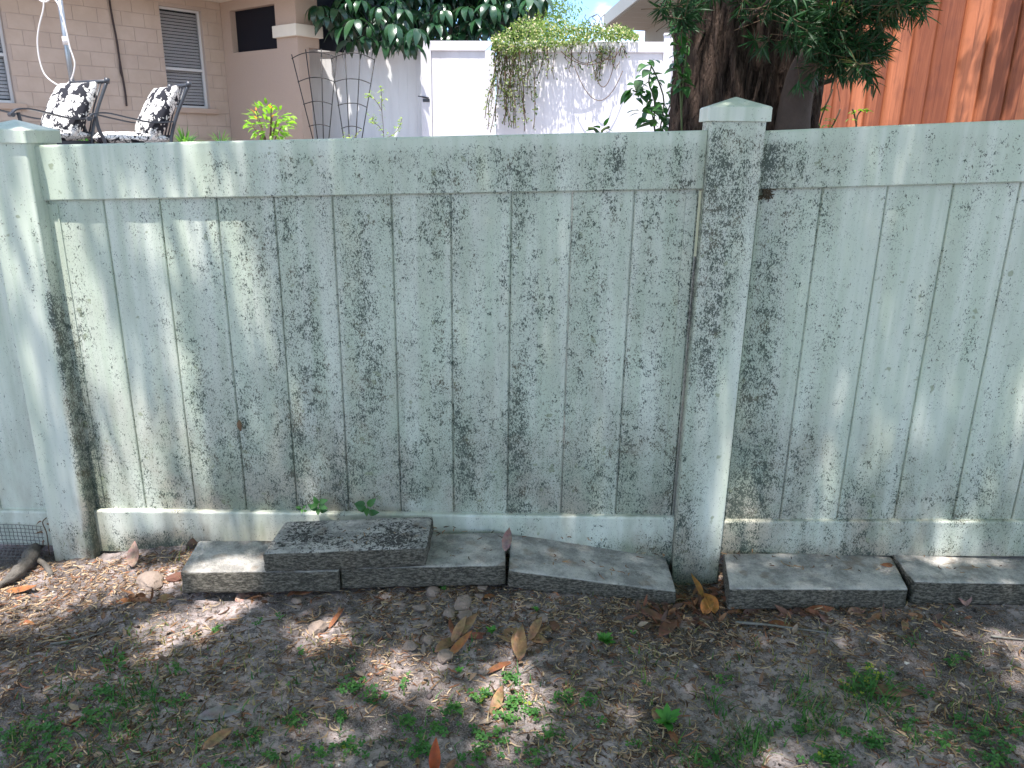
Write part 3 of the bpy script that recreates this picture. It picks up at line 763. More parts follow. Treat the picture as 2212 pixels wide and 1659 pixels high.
def leafy_plant(name, label, cat, base, stems, leafspec, mat, stemmat, Lg, Wd, group=None, rseed=1, droop=.5, curl=.6, maxn=300, base_w=.2):
    """stems: list of point lists; leafspec: list of (position, direction, size)"""
    t = thing(name, label, cat, base, group); m = MB()
    for s in stems: m.tube(spline(s, 3), .004 if Lg < .1 else .007, 5)
    put('stem', m, stemmat, t, smooth=True)
    mes = [leaf_mesh((label, i), mat, Lg, Wd, .2, curl * (.6 + .5 * i), 5, base=base_w) for i in range(3)]
    rr = random.Random(rseed)
    for p, d, s in leafspec[:maxn]: put_leaf(rr.choice(mes), t, p, orient(d, spin=rr.uniform(-.5, .5)), s)
    return t
GSTEM = m_simple('green_stem', (.10, .13, .05), .6); BSTEM = m_simple('brown_stem', (.12, .08, .05), .8)
# bright bush
YG = m_leaf('bright_green_leaf', (.14, .30, .03), (.26, .42, .05), .4, .4); OR = m_leaf('orange_new_leaf', (.55, .17, .05), (.65, .30, .08), .4, .4)
rr = random.Random(5); Y = 10.5; spec = []; tips = []; B = at_dist(583, 330, Y); stems = []
for i in range(150):
    a = rr.uniform(0, 6.28); r = math.sqrt(rr.random()); px = 583 + 48 * r * math.cos(a); py = 263 + 40 * r * math.sin(a)
    if py < 235 and px > 608: continue
    Yq = Y + rr.uniform(-.25, .25); p = at_dist(px, py, Yq); c0 = at_dist(583, 285, Y)
    d = ((p - c0).normalized() + Vector((rr.uniform(-.5, .5), rr.uniform(-.7, .1), rr.uniform(-.6, .1)))).normalized()
    (tips if (i % 6 == 0 and py < 258) else spec).append((p, d, rr.uniform(.7, 1.15)))
    if i % 12 == 0: stems.append([B, (B + p) / 2 + Vector((0, 0, .02)), p])
bush = leafy_plant('croton_bush', 'bright green bush with orange tipped leaves by the stucco wall', 'bush', tuple(B), stems, spec, YG, BSTEM, .115, .05, rseed=5)
om = leaf_mesh('orangetip', OR, .085, .035, .2, .5, 5)
for p, d, s in tips: put_leaf(om, bush, p, orient(d + Vector((0, 0, .5))), s)
# strap leaved clumps at the house foot
def strap(name, label, x, y, Y, n, Lg, wd, mat, seed, spread=1.0, group=None):
    rr = random.Random(seed); B = at_dist(x, y, Y); t = thing(name, label, 'plant', tuple(B), group)
    for i in range(n):
        a = rr.uniform(0, 6.28); lean = rr.uniform(.15, .9) * spread; L_ = Lg * rr.uniform(.7, 1.1); v = []; f = []
        for k in range(7):
            q = k / 6; rad = lean * L_ * q; z = L_ * (q * 1.0 - .75 * lean * q * q); w = wd / 2 * (1 - q ** 3)
            c = B + Vector((math.cos(a) * rad, math.sin(a) * rad, z)); s = Vector((-math.sin(a), math.cos(a), 0)) * w
            v += [c - s, c + s]
        for k in range(6): f.append((2 * k, 2 * k + 1, 2 * k + 3, 2 * k + 2))
        m = MB(); m.add(v, f); put('leaf', m, mat, t, smooth=True)
STRAP = m_leaf('strap_leaf', (.035, .12, .03), (.13, .28, .06), .3, .35, .5)
strap('lily_clump', 'strap leaved lily clump below the blinds window', 402, 325, 11.5, 60, .42, .028, STRAP, 1, 1.2)
strap('lily_clump', 'sparse pale grassy plant between the window and the house corner', 478, 318, 12.5, 26, .36, .02, STRAP, 2, 1.1)
strap('lily_clump', 'green grassy plant glimpsed under the patio chairs', 190, 345, 9.2, 40, .42, .026, STRAP, 3, 1.1)
# pale saplings in front of the shaded fence
PALE = m_leaf('pale_leaf', (.22, .34, .08), (.34, .42, .10), .4, .5)
def sapling(label, pts, nl, seed, Y, Lg=.05):
    rr = random.Random(seed); stems = [[tpx(x, y, Y) for x, y in s] for s in pts]; spec = []
    for s in stems:
        sp = spline(s, 6)
        for i in range(nl):
            p = sp[min(len(sp) - 1, int(len(sp) * (rr.random() ** .7)))]; spec.append((p + Vector((rr.uniform(-.05, .05), rr.uniform(-.05, .05), rr.uniform(-.04, .05))), Vector((rr.uniform(-1, 1), rr.uniform(-1, 0), rr.uniform(-.4, .6))), rr.uniform(.6, 1.3)))
    leafy_plant('young_sapling', label, 'sapling', tuple(stems[0][0]), stems, spec, PALE, BSTEM, Lg, .026, rseed=seed)
sapling('thin pale sapling right of the trellises', [[(1080, 1500), (1070, 1300), (1055, 1130), (1052, 990), (1045, 900)], [(1058, 1150), (1000, 1050), (940, 1000), (905, 985)], [(1075, 1380), (1020, 1300), (960, 1260), (965, 1200)], [(1080, 1440), (1180, 1390), (1240, 1310), (1265, 1220)]], 30, 8, 11.5)
sapling('low pale seedling at the foot of the right trellis', [[(760, 1500), (780, 1400), (840, 1350)], [(760, 1490), (720, 1410), (690, 1400)]], 10, 9, 11.4)

# ------------------------------------------------------------------ flowering vine on the white fence
VINEM = m_attr('vine_leaves', .5, .35, .35)
def vine():
    rr = np.random.default_rng(3)
    t = thing('flowering_vine', 'tangled flowering vine draped over the top of the white fence', 'vine', tuple(GW(1, .1, .85)))
    # density in crop measure: x 300..1650, top mass y 190..470, trails below
    P = []; Cc = []
    def c3(x, y, Y): return at_dist((1150 + x / 3.6867) / 1.1573, y / 3.6867 / 1.1573, Y)
    n = 0
    topx = [310, 400, 480, 560, 650, 750, 850, 950, 1050, 1150, 1250, 1350, 1450, 1550, 1640]; topy = [330, 290, 200, 150, 160, 170, 190, 180, 230, 205, 220, 240, 225, 265, 330]
    botx = [310, 400, 500, 600, 700, 800, 900, 1000, 1100, 1200, 1300, 1400, 1500, 1640]; boty = [440, 470, 490, 480, 440, 440, 430, 400, 400, 370, 350, 380, 350, 350]
    while n < 4600:
        x = rr.uniform(300, 1640); a, b = np.interp(x, topx, topy), np.interp(x, botx, boty); q = rr.random()
        y = a + (b - a) * q ** .85 + rr.normal() * 12
        Y = GY + rr.uniform(-.35, .25) if y < 350 else GY - rr.uniform(.12, .4)
        P.append(c3(x, y, Y)); Cc.append((.70, .62, .42) if rr.random() < .17 else ((.10, .17, .04) if rr.random() < .5 else (.24, .32, .10))); n += 1
    trails = []
    for k in range(58):
        x0 = rr.uniform(330, 700) if k < 34 else rr.uniform(700, 1520); ln = rr.uniform(200, 800) if k < 34 else rr.uniform(40, 330)
        pts = []; x = x0; y = 420; dr = rr.normal() * .12
        for s in range(8): pts.append(c3(x + rr.normal() * 6, y, GY - .25 + rr.normal() * .05)); y += ln / 7; x += dr * ln / 7 + rr.normal() * 5
        trails.append(pts)
        for s in range(int(ln / 9)):
            q = pts[rr.integers(0, 8)]; w_ = pts[min(7, rr.integers(0, 8))]; i = rr.integers(0, 7); f_ = rr.random(); q = pts[i] * (1 - f_) + pts[i + 1] * f_
            if rr.random() < (.75 if f_ * i < 2 else .45): P.append(q + Vector((rr.normal() * .03, rr.normal() * .02, rr.normal() * .03))); Cc.append((.08, .13, .04) if rr.random() < .5 else (.25, .30, .12))
    # loose hanging loops near the right
    for (x0, y0, x1, y1, sag) in ((930, 470, 1420, 480, 120), (1230, 380, 1500, 400, 160), (1000, 480, 1300, 500, 90), (1200, 500, 1450, 440, 330), (1050, 600, 1500, 650, 300)):
        trails.append([c3(x0 + (x1 - x0) * i / 7, y0 + (y1 - y0) * i / 7 + sag * 4 * (i / 7) * (1 - i / 7), GY - .3) for i in range(8)])
    for k in range(5):
        x0 = 1150 + 40 * k; trails.append([c3(x0 + rr.normal() * 6 + i * rr.uniform(-6, 14), 250 - i * 30, GY - .1) for i in range(5)])
    m = MB()
    for pts in trails: m.tube(spline(pts, 2), .006, 4)
    put('vine_stem', m, BSTEM, t, smooth=True)
    P = np.array([tuple(p) for p in P]); Nn = len(P)
    V, F, C_ = quadleaves(P, rr, .045, .026, np.array(Cc))
    fast('foliage', V, F, VINEM, t, C_, 'stuff')
def quadleaves(P, rr, Lg, Wd, C, down=.3, var=.35):
    n = len(P); a = rr.normal(size=(n, 3)); a[:, 2] -= down; a /= np.linalg.norm(a, axis=1)[:, None]
    b = np.cross(a, rr.normal(size=(n, 3))); b /= np.linalg.norm(b, axis=1)[:, None]; c = np.cross(a, b)
    s = (1 + var * rr.uniform(-1, 1, n))[:, None]; Lq, Wq = Lg * s, Wd * s
    V = np.stack([P, P + a * Lq * .45 + b * Wq * .5 + c * Wq * .15, P + a * Lq, P + a * Lq * .45 - b * Wq * .5 + c * Wq * .15], 1).reshape(-1, 3)
    F = np.arange(4 * n).reshape(n, 4); return V, F, np.repeat(C, 4, 0)
vine()

# ------------------------------------------------------------------ neighbour's roof and pale tree beyond the white fence
nb = thing('neighbour_house', 'corner of a beige house roof behind the white fence', 'house', (3.4, 17, .8))
def npx(x, y, Y): return at_dist((1150 + x / 3.6867) / 1.1573, y / 3.6867 / 1.1573, Y)
p0, p1 = npx(1335, 250, 18.0), npx(1740, -70, 13.5)
d_ = (p1 - p0); side = Vector((1.0, .35, 0)); 
m = MB(); m.add([p0, p1, p1 + side * 4, p0 + side * 4, p0 + Vector((0, 0, -.02)), p1 + Vector((0, 0, -.02)), p1 + side * 4 - Vector((0, 0, .02)), p0 + side * 4 - Vector((0, 0, .02))], [(0, 1, 2, 3)[::-1], (4, 5, 6, 7), (0, 1, 5, 4), (2, 3, 7, 6), (0, 3, 7, 4), (1, 2, 6, 5)]); put('soffit', m, NGH, nb)
q0, q1 = npx(1330, 235, 18.0), npx(1590, -40, 13.5)
m = MB(); off = Vector((-.04, -.02, 0)); hh = Vector((0, 0, .24)); m.add([p0 + off, p1 + off, p1 + off + hh, p0 + off + hh, p0 - off * 0 + Vector((.02, 0, 0)), p1 + Vector((.02, 0, 0)), p1 + hh + Vector((.02, 0, 0)), p0 + hh + Vector((.02, 0, 0))], [(0, 1, 2, 3), (4, 7, 6, 5), (0, 4, 5, 1), (3, 2, 6, 7), (0, 3, 7, 4), (1, 5, 6, 2)]); put('fascia', m, NGT, nb)
m = MB(); a = p0 + side * .9; b = p1 + side * .9; m.add([Vector((a.x, a.y, .6)), Vector((b.x, b.y, .6)), b - Vector((0, 0, .02)), a - Vector((0, 0, .02)), Vector((a.x + 3, a.y + 1, .6)), Vector((b.x + 3, b.y + 1, .6)), b + Vector((3, 1, -.02)), a + Vector((3, 1, -.02))], [(0, 1, 2, 3), (4, 7, 6, 5), (0, 3, 7, 4), (1, 5, 6, 2), (3, 2, 6, 7)]); put('wall', m, NGH, nb)
for k in range(1, 7):
    t_ = k / 7; m = MB(); a = p0 + d_ * t_ - Vector((0, 0, .024)); m.add([a, a + side * 1., a + side * 1. + d_.normalized() * .012, a + d_.normalized() * .012], [(0, 1, 2, 3)]); put('soffit_joint', m, NGT, nb)
FAR = m_attr('far_leaves', .6, .45, .2)
def fartree():
    rr = np.random.default_rng(9); t = thing('pale_tree', 'feathery light green tree beyond the white fence, against the sky', 'tree', (.8, 24, 1))
    m = MB(); m.tube(spline([(0, 24, .8), (.3, 24, 3.2), (.9, 24, 5.4), (1.4, 24, 7.5)], 4), .14, 6); put('trunk', m, BARK, t, smooth=True)
    P = []
    for k in range(60):
        x = rr.uniform(1050, 1215); y = rr.uniform(-120, 75) ; Y = rr.uniform(22, 26)
        if x > 1245 - abs(y - 30) * .1: continue
        c = at_dist(x, y, Y)
        P.append(np.array(c) + rr.normal(size=(170, 3)) * np.array((.28, .35, .18)))
    P = np.concatenate(P); C = np.where(rr.random((len(P), 1)) < .5, np.array([[.12, .20, .05]]), np.array([[.20, .27, .09]]))
    V, F, C_ = quadleaves(P, rr, .10, .035, C); fast('crown', V, F, FAR, t, C_, 'stuff')
fartree()

# ------------------------------------------------------------------ big tree with fluted trunk
TX, TY = at_dist(1608, 275, 3.55).x, 3.55
tree = thing('podocarpus_tree', 'large tree with dark fluted trunk and narrow leaves behind the middle post', 'tree', (TX, TY, .45))
def trunk():
    n, mz = 150, 90; v = []; f = []
    for j in range(mz + 1):
        z = .3 + 4.6 * (j / mz) ** 1.35; h = z - .9
        rad = .262 + .05 * math.exp(-max(h, -.4) * 2.2) - .012 * max(0, z - 1.5)
        cx = TX - .01 - .008 * h; cy = TY
        for i in range(n):
            a = 2 * math.pi * i / n; tw = a + .95 * h
            fl = .055 * math.sin(5 * tw + 1.1 * math.sin(2 * tw)) + .035 * math.sin(9 * tw + 2 + .8 * math.sin(3 * tw))
            q = Vector((math.cos(a) * 3.2, math.sin(a) * 3.2, z * .55))
            rg = 1 - abs(noise.noise(Vector((tw * 4.2, z * .75, 7)))) * 2.
            r = rad * (1 + fl * 1.1) + .030 * rg + .022 * noise.noise(Vector((tw * 11, z * 1.3, 1))) + .012 * noise.noise(q * 6)
            v.append((cx + math.cos(a) * r, cy + math.sin(a) * r, z))
    for j in range(mz):
        for i in range(n): a = j * n + i; b = j * n + (i + 1) % n; f.append((a, b, b + n, a + n))
    m = MB(); m.add(v, f); put('trunk', m, BARK, tree, smooth=True)
    # smoother low limb on the right
    LB = m_simple('grey_limb_bark', (.085, .062, .052), .9, .35, 18, bump=.8)
    pts = [at_dist(1706, 360, 3.27), at_dist(1712, 270, 3.25), at_dist(1722, 205, 3.22), at_dist(1738, 150, 3.17), at_dist(1756, 118, 3.12), at_dist(1800, 60, 3.0), at_dist(1880, -60, 2.9)]
    m = MB(); sp = spline(pts, 8); rs = []
    for i, p in enumerate(sp): q = i / (len(sp) - 1); rs.append(.055 * (1 - q) ** .6 * (1 if q < .3 else 1) * (1 + .06 * noise.noise(p * 14)) + .018)
    m.tube(sp, rs, 22); put('limb', m, LB, tree, smooth=True)
    m = MB(); m.tube(spline([at_dist(1752, 132, 3.2), at_dist(1785, 120, 3.05), at_dist(1830, 122, 2.95), at_dist(1880, 95, 2.9)], 6), [.016] * 6 + [.011] * 6 + [.007] * 7, 8)
    m.tube(spline([at_dist(1750, 195, 3.25), at_dist(1775, 180, 3.2), at_dist(1800, 172, 3.15)], 5), .009, 7)
    m.tube(spline([at_dist(1600, 60, 3.1), at_dist(1640, 20, 2.95), at_dist(1700, -10, 2.9), at_dist(1900, 8, 2.85), at_dist(2000, 10, 2.8)], 6), .008, 7)
    m.tube(spline([at_dist(1500, -40, 3.1), at_dist(1470, 10, 3.0), at_dist(1445, 40, 2.95)], 6), .007, 7); put('branch', m, LB, tree, smooth=True)
    # bark strips standing off the trunk
    rr = random.Random(2)
    for k in range(26):
        a = rr.uniform(3.3, 6.1); z = rr.uniform(1.0, 1.75); ln = rr.uniform(.06, .22); rad = .285; m = MB(); vv = []
        for i in range(6):
            q = i / 5; aa = a - .55 * q * ln; zz = z - ln * q; o_ = .012 + .02 * math.sin(math.pi * q); w = .006 * (1 - q * .6)
            c = Vector((TX + math.cos(aa) * (rad + o_), TY + math.sin(aa) * (rad + o_), zz)); s = Vector((-math.sin(aa), math.cos(aa), 0)) * w; vv += [c - s, c + s]
        m.add(vv, [(2 * i, 2 * i + 1, 2 * i + 3, 2 * i + 2) for i in range(5)]); put('bark_strip', m, BARK, tree, smooth=True)
trunk()
NARROW = m_attr('narrow_leaves', .5, .22, .25)
def narrow_sprays():
    rr = random.Random(12); mb = MB(); tw = MB()
    # (x, y, distance, spread px, number of sprays)
    spots = [(1650, 84, 2.95, 22, 3), (1640, 50, 2.95, 18, 3), (1695, 40, 2.9, 26, 6), (1705, 78, 2.95, 24, 5), (1735, 55, 2.9, 30, 12), (1770, 75, 2.9, 32, 18), (1800, 100, 2.9, 36, 22), (1835, 110, 2.9, 36, 20), (1860, 130, 2.85, 30, 14), (1790, 138, 2.9, 36, 16), (1830, 150, 2.85, 34, 12), (1765, 130, 3.0, 20, 8), (1880, 95, 2.85, 30, 12), (1810, 45, 2.9, 40, 16), (1860, 50, 2.9, 40, 16), (1900, 30, 2.85, 30, 10), (1930, 10, 2.8, 34, 10), (1980, 6, 2.8, 36, 10), (1760, 15, 2.9, 40, 12), (1710, 5, 2.9, 36, 10), (1660, 5, 2.95, 36, 10), (1620, -12, 3.0, 30, 6), (1445, 14, 2.95, 22, 7), (1470, 30, 2.95, 20, 7), (1485, 6, 2.95, 20, 6), (1478, 62, 2.95, 12, 3), (1530, -14, 2.95, 24, 4), (1850, -20, 2.85, 60, 20), (1950, -35, 2.8, 60, 16)]
    for (x, y, Y, sp, n) in spots:
        for k in range(n):
            c = at_dist(x + rr.gauss(0, sp * .55), y + rr.gauss(0, sp * .45), Y + rr.uniform(-.12, .14))
            ax = Vector((rr.uniform(-.5, .9), rr.uniform(-.8, .3), rr.uniform(-.5, .7))).normalized(); ln = rr.uniform(.03, .07)
            dark = rr.random(); col = (.020, .060, .022) if dark < .6 else ((.024, .080, .028) if dark < .9 else (.10, .09, .04))
            tw.tube([c - ax * ln * 1.3, c + ax * ln], .0013, 4)
            for q in range(rr.randint(12, 18)):
                u = rr.random(); p = c + ax * ln * u; side = Vector((rr.gauss(0, 1), rr.gauss(0, 1), rr.gauss(0, 1))); d = (side - ax * side.dot(ax)).normalized() * .8 + ax * rr.uniform(.3, .9)
                d.z -= rr.uniform(0, .35); M3 = orient(d, spin=rr.uniform(-1.5, 1.5)); v, f = leaf_geo(rr.uniform(.045, .078), .0066, .1, .35, 3, base=.2)
                mb.add([p + M3 @ w for w in v], f, col)
    put('foliage', mb, NARROW, tree, kind='stuff'); put('twigs', tw, BSTEM, tree, kind='stuff')
narrow_sprays()

# ------------------------------------------------------------------ crown of the tree overhead (outside the frame), shading the fence
def shade_map():
    """how much sun reaches the z=0 plane, as soft ellipses: (x, y, rx, ry, angle, amount)"""
    out = []
    def onz0(p): t = p.z / SUN.z; return p - SUN * t
    def g(x, y, rx, ry, ang=0, amt=1.0):
        p = onz0(G(x, y)); s = p.y * 1.12 / 1680
        out.append((p.x, p.y, rx * s * 1.38, ry * s * 1.95, ang, amt))
    def f(x, y, rx, ry, amt=1.0, d=0.016, ang=0.):
        p = on_plane(x, y, F0 + FN * d, FN); q = onz0(p); s = 2.0 / 1680
        out.append((q.x, q.y, rx * s, max(.012, ry * s * -SUN.y / SUN.z), ang, amt))
    # ground patches
    g(120, 1262, 170, 42); g(290, 1255, 110, 34); g(60, 1330, 90, 40, 0, .8); g(215, 1215, 60, 20, 0, .8)
    g(500, 1288, 66, 26, .5); g(430, 1335, 80, 30, .45); g(370, 1385, 60, 24, .4, .8); g(330, 1420, 50, 16, .3, .5)
    g(690, 1370, 46, 26, .2); g(660, 1330, 40, 12, 0, .6); g(862, 1452, 60, 30, .2); g(900, 1490, 60, 22, 0, .9); g(835, 1430, 30, 30, 0, .7)
    g(1090, 1460, 50, 40, 0, .9); g(1120, 1510, 75, 36, 0, 1.); g(1070, 1590, 70, 40, 0, .7); g(1360, 1500, 70, 30, 0, .45); g(1440, 1480, 50, 20, 0, .4)
    g(760, 1580, 60, 36, 0, .6); g(640, 1640, 60, 20, 0, .5); g(690, 1500, 40, 20, 0, .35)
    g(1560, 1238, 14, 22, 0, 1.); g(1700, 1640, 70, 22, 0, .9); g(1880, 1400, 70, 26, 0, .35); g(2170, 1385, 60, 32, 0, .8); g(2200, 1440, 40, 30, 0, .8); g(1990, 1590, 80, 26, 0, .45); g(1640, 1380, 60, 20, 0, .3)
    g(2100, 1500, 70, 30, 0, .3); g(30, 1470, 60, 30, 0, .5); g(120, 1560, 60, 20, 0, .3)
    # block tops
    g(590, 1196, 95, 12, .1, 1.); g(640, 1170, 80, 10, .1, .55); g(500, 1200, 40, 16, 0, .5); g(430, 1200, 30, 20, 0, .6)
    g(1592, 1212, 24, 12, 0, 1.); g(1850, 1195, 90, 10, 0, .5); g(2050, 1240, 70, 12, 0, .9); g(2180, 1200, 60, 12, 0, .8); g(1290, 1190, 60, 14, 0, .3); g(1700, 1215, 50, 10, 0, .3)
    # streaks on the fence (x, y, half width, half height)
    f(120, 370, 50, 75, 1.); f(430, 370, 75, 95, 1.); f(265, 360, 16, 60, .9); f(560, 350, 36, 70, .35); f(700, 380, 18, 60, .25)
    f(175, 640, 50, 190, 1., 0); f(350, 600, 26, 170, 1., 0); f(385, 800, 26, 220, 1., 0); f(290, 900, 50, 200, 1., 0); f(520, 550, 32, 110, 1., 0); f(560, 640, 20, 120, .6, 0)
    f(250, 1040, 80, 120, 1., 0); f(410, 1080, 60, 60, .9, 0); f(600, 1010, 50, 110, .5, 0); f(640, 960, 30, 140, .35, 0); f(700, 560, 10, 70, .3, 0); f(855, 540, 18, 80, .35, 0); f(300, 1150, 110, 40, 1.); f(520, 1150, 80, 34, .8); f(700, 1125, 60, 24, .5)
    f(45, 640, 26, 160, .9, .045); f(70, 860, 40, 150, .5, .045); f(150, 1150, 50, 60, .5, .045); f(20, 1000, 30, 120, .4, 0)
    f(1575, 1000, 16, 190, 1., .047); f(1560, 1180, 20, 60, .9, .047); f(1560, 700, 10, 120, .3, .047); f(1590, 240, 22, 30, .8, .05)
    f(1925, 350, 18, 50, .6); f(1960, 540, 14, 90, .35, 0); f(1760, 1090, 60, 20, .4, 0); f(1600, 1130, 30, 30, .8, .016); f(2140, 1160, 80, 24, .4)
    f(1800, 1160, 60, 30, .3)
    return np.array(out)
CANOPY = m_attr('brightened_canopy_leaves', .5, .5, .3)  # leaf colour brightened to tint the light below green
def crown():
    rr = np.random.default_rng(21); E = shade_map()
    sx, sy = SUN.x / SUN.z, SUN.y / SUN.z
    def sun_amount(X, Y):
        a = np.zeros(len(X))
        for (cx, cy, rx, ry, an, am) in E:
            c, s = math.cos(an), math.sin(an); dx, dy = X - cx, Y - cy; u = (dx * c + dy * s) / (rx + .026); v = (-dx * s + dy * c) / (ry + .02)
            a = np.maximum(a, am * (u * u + v * v < 1.0))
        return a
    def batch(n, x0, x1, y0, y1, z0, z1, Lg, Wd, use, clump=0.):
        z = rr.uniform(z0, z1, n); X = rr.uniform(x0, x1, n); Y = rr.uniform(y0, y1, n)
        if use:
            am = sun_amount(X, Y); keep = rr.random(n) > am * 1.02
            inner = (X > -2.3) & (X < 2.6) & (Y > .75) & (Y < 2.6)
            X, Y, z = X[keep], Y[keep], z[keep]
        P = np.stack([X + sx * z, Y + sy * z, z], 1); n = len(P)
        C = np.where(rr.random((n, 1)) < .5, np.array([[.10, .20, .06]]), np.array([[.15, .27, .09]]))
        return quadleaves(P, rr, Lg, Wd, C)
    # crown directly over the part in view: small leaves, gaps where the photograph shows sun
    t1 = batch(66000, -2.5, 2.9, .55, 2.75, 3.0, 4.1, .075, .024, True)
    t2 = batch(46000, -2.5, 2.9, .55, 2.75, 4.1, 4.9, .075, .026, True)
    V, F, C = [], [], []; o = 0
    for v, f, c in (t1, t2): V.append(v); F.append(f + o); C.append(c); o += len(v)
    fast('unseen_shade_foliage', np.concatenate(V), np.concatenate(F), CANOPY, tree, np.concatenate(C), 'stuff')
    # the rest of the crown, coarser: round the trunk and to the right, plus leaves added behind the camera and over the red fence to cut light
    Vs, Fs, Cs = [], [], []; o = 0
    for (n, x0, x1, y0, y1) in ((22000, -3.6, 4.6, -6.5, -1.0), (9000, -2.6, 6.5, 2.9, 5.6), (5000, 3.0, 6.8, -1.0, 2.8), (3500, -2.4, 3.0, -1.6, .6), (3500, 2.4, 8.5, 5.6, 8.2), (2500, 4.2, 7.0, 6.0, 8.4)):
        v, f, c = batch(n, x0, x1, y0, y1, 3.4, 5.4, .15, .06, False); Vs.append(v); Fs.append(f + o); Cs.append(c); o += len(v)
    fast('unseen_shade_foliage', np.concatenate(Vs), np.concatenate(Fs), CANOPY, tree, np.concatenate(Cs), 'stuff')
    m = MB(); r2 = random.Random(6)
    for k in range(9):
        a = -.6 + k * .75; L_ = r2.uniform(2.0, 3.4)
        m.tube(spline([(TX, TY, 2.6), (TX + math.cos(a) * .8, TY + math.sin(a) * .8 * .9, 3.4), (TX + math.cos(a) * L_, TY + math.sin(a) * L_, 4.3 + r2.random() * .6)], 5), [.09 - .007 * i for i in range(11)], 8)
    put('limb', m, BARK, tree, smooth=True)
crown()

# ------------------------------------------------------------------ plants around the trunk
DGL = m_leaf('dark_green_leaf', (.030, .10, .028), (.06, .17, .045), .3, .4, .4)
def c3(x, y, Y): return at_dist((1150 + x / 3.6867) / 1.1573, y / 3.6867 / 1.1573, Y)
rr = random.Random(31); Y = 4.2
lv = [(1770, 560), (1720, 600), (1760, 590), (1730, 650), (1700, 700), (1740, 690), (1780, 700), (1810, 690), (1640, 740), (1670, 760), (1590, 800), (1600, 780), (1770, 760), (1800, 750), (1700, 830), (1680, 850), (1720, 870), (1650, 870), (1640, 900), (1580, 835), (1800, 810), (1780, 800), (1690, 1020), (1730, 1000), (1660, 1030), (1690, 1080), (1750, 1130), (1860, 1080), (1890, 1090), (1960, 1100), (1820, 1050), (1810, 950), (1770, 910), (1850, 970), (1880, 1000), (1760, 1160), (1840, 1160), (1880, 1170), (1940, 1060), (1990, 880), (1930, 860), (1900, 850), (1970, 900), (1940, 940), (1990, 960), (1720, 1110)]
stems = [[c3(1800, 1290, Y), c3(1790, 1100, Y), c3(1790, 900, Y), c3(1740, 760, Y), c3(1770, 570, Y)], [c3(1800, 1250, Y), c3(1760, 1000, Y), c3(1680, 880, Y), c3(1590, 830, Y)], [c3(1830, 1250, Y), c3(1880, 950, Y), c3(1830, 750, Y), c3(1760, 600, Y)], [c3(1850, 1290, Y), c3(1900, 1050, Y), c3(1990, 880, Y)], [c3(2060, 1250, Y), c3(2030, 960, Y), c3(1900, 850, Y)]]
spec = []
for x, y in lv:
    for k in range(2): spec.append((c3(x + rr.uniform(-22, 22), y + rr.uniform(-16, 16), Y + rr.uniform(-.08, .08)), Vector((rr.uniform(-1, 1), rr.uniform(-.9, -.1), rr.uniform(-.7, .35))), rr.uniform(.5, 1.25)))
leafy_plant('fig_sapling', 'dark green leafy sapling in front of the white fence left of the trunk', 'sapling', tuple(c3(1800, 1290, Y)), stems, spec, DGL, GSTEM, .085, .042, rseed=3)
Y = 3.2; spec = []
for i in range(44):
    x = 1985 + 70 * math.sin(i * 1.7) * rr.uniform(.2, 1) + 40; y = 100 + i * 17; spec.append((c3(x, y, Y + rr.uniform(-.05, .05)), Vector((rr.uniform(-1, 1), rr.uniform(-.9, 0), rr.uniform(-.9, .1))), rr.uniform(.6, 1.15)))
leafy_plant('climbing_vine', 'heart leaved vine climbing the left side of the dark trunk', 'vine', tuple(c3(2040, 1250, Y)), [[c3(2045, 1250, Y), c3(2030, 800, Y), c3(1990, 500, Y), c3(1960, 300, Y), c3(1900, 60, Y)], [c3(2040, 760, Y), c3(2110, 600, Y + .02)], [c3(2040, 1000, Y), c3(2070, 640, Y), c3(2100, 420, Y)]], spec, DGL, GSTEM, .052, .036, rseed=4, base_w=.32)
Y = 2.5; spec = [(c3(1180, 1180, Y), Vector((1, -.2, .05)), 1.2), (c3(1290, 1180, Y), Vector((-.4, -.3, .2)), 1), (c3(1330, 1160, Y), Vector((.3, -.2, .8)), .8), (c3(1340, 1185, Y), Vector((1, -.2, 0)), .8), (c3(1330, 1200, Y), Vector((.8, -.4, -.3)), .7), (c3(1235, 1195, Y), Vector((-1, -.3, 0)), .8)]
leafy_plant('weed', 'small green leaves peeking over the fence top left of the sapling', 'plant', tuple(c3(1300, 1300, Y)), [[c3(1300, 1290, Y), c3(1310, 1200, Y), c3(1380, 1165, Y)], [c3(1300, 1280, Y), c3(1240, 1190, Y), c3(1180, 1180, Y)]], spec, DGL, GSTEM, .038, .018, rseed=6)
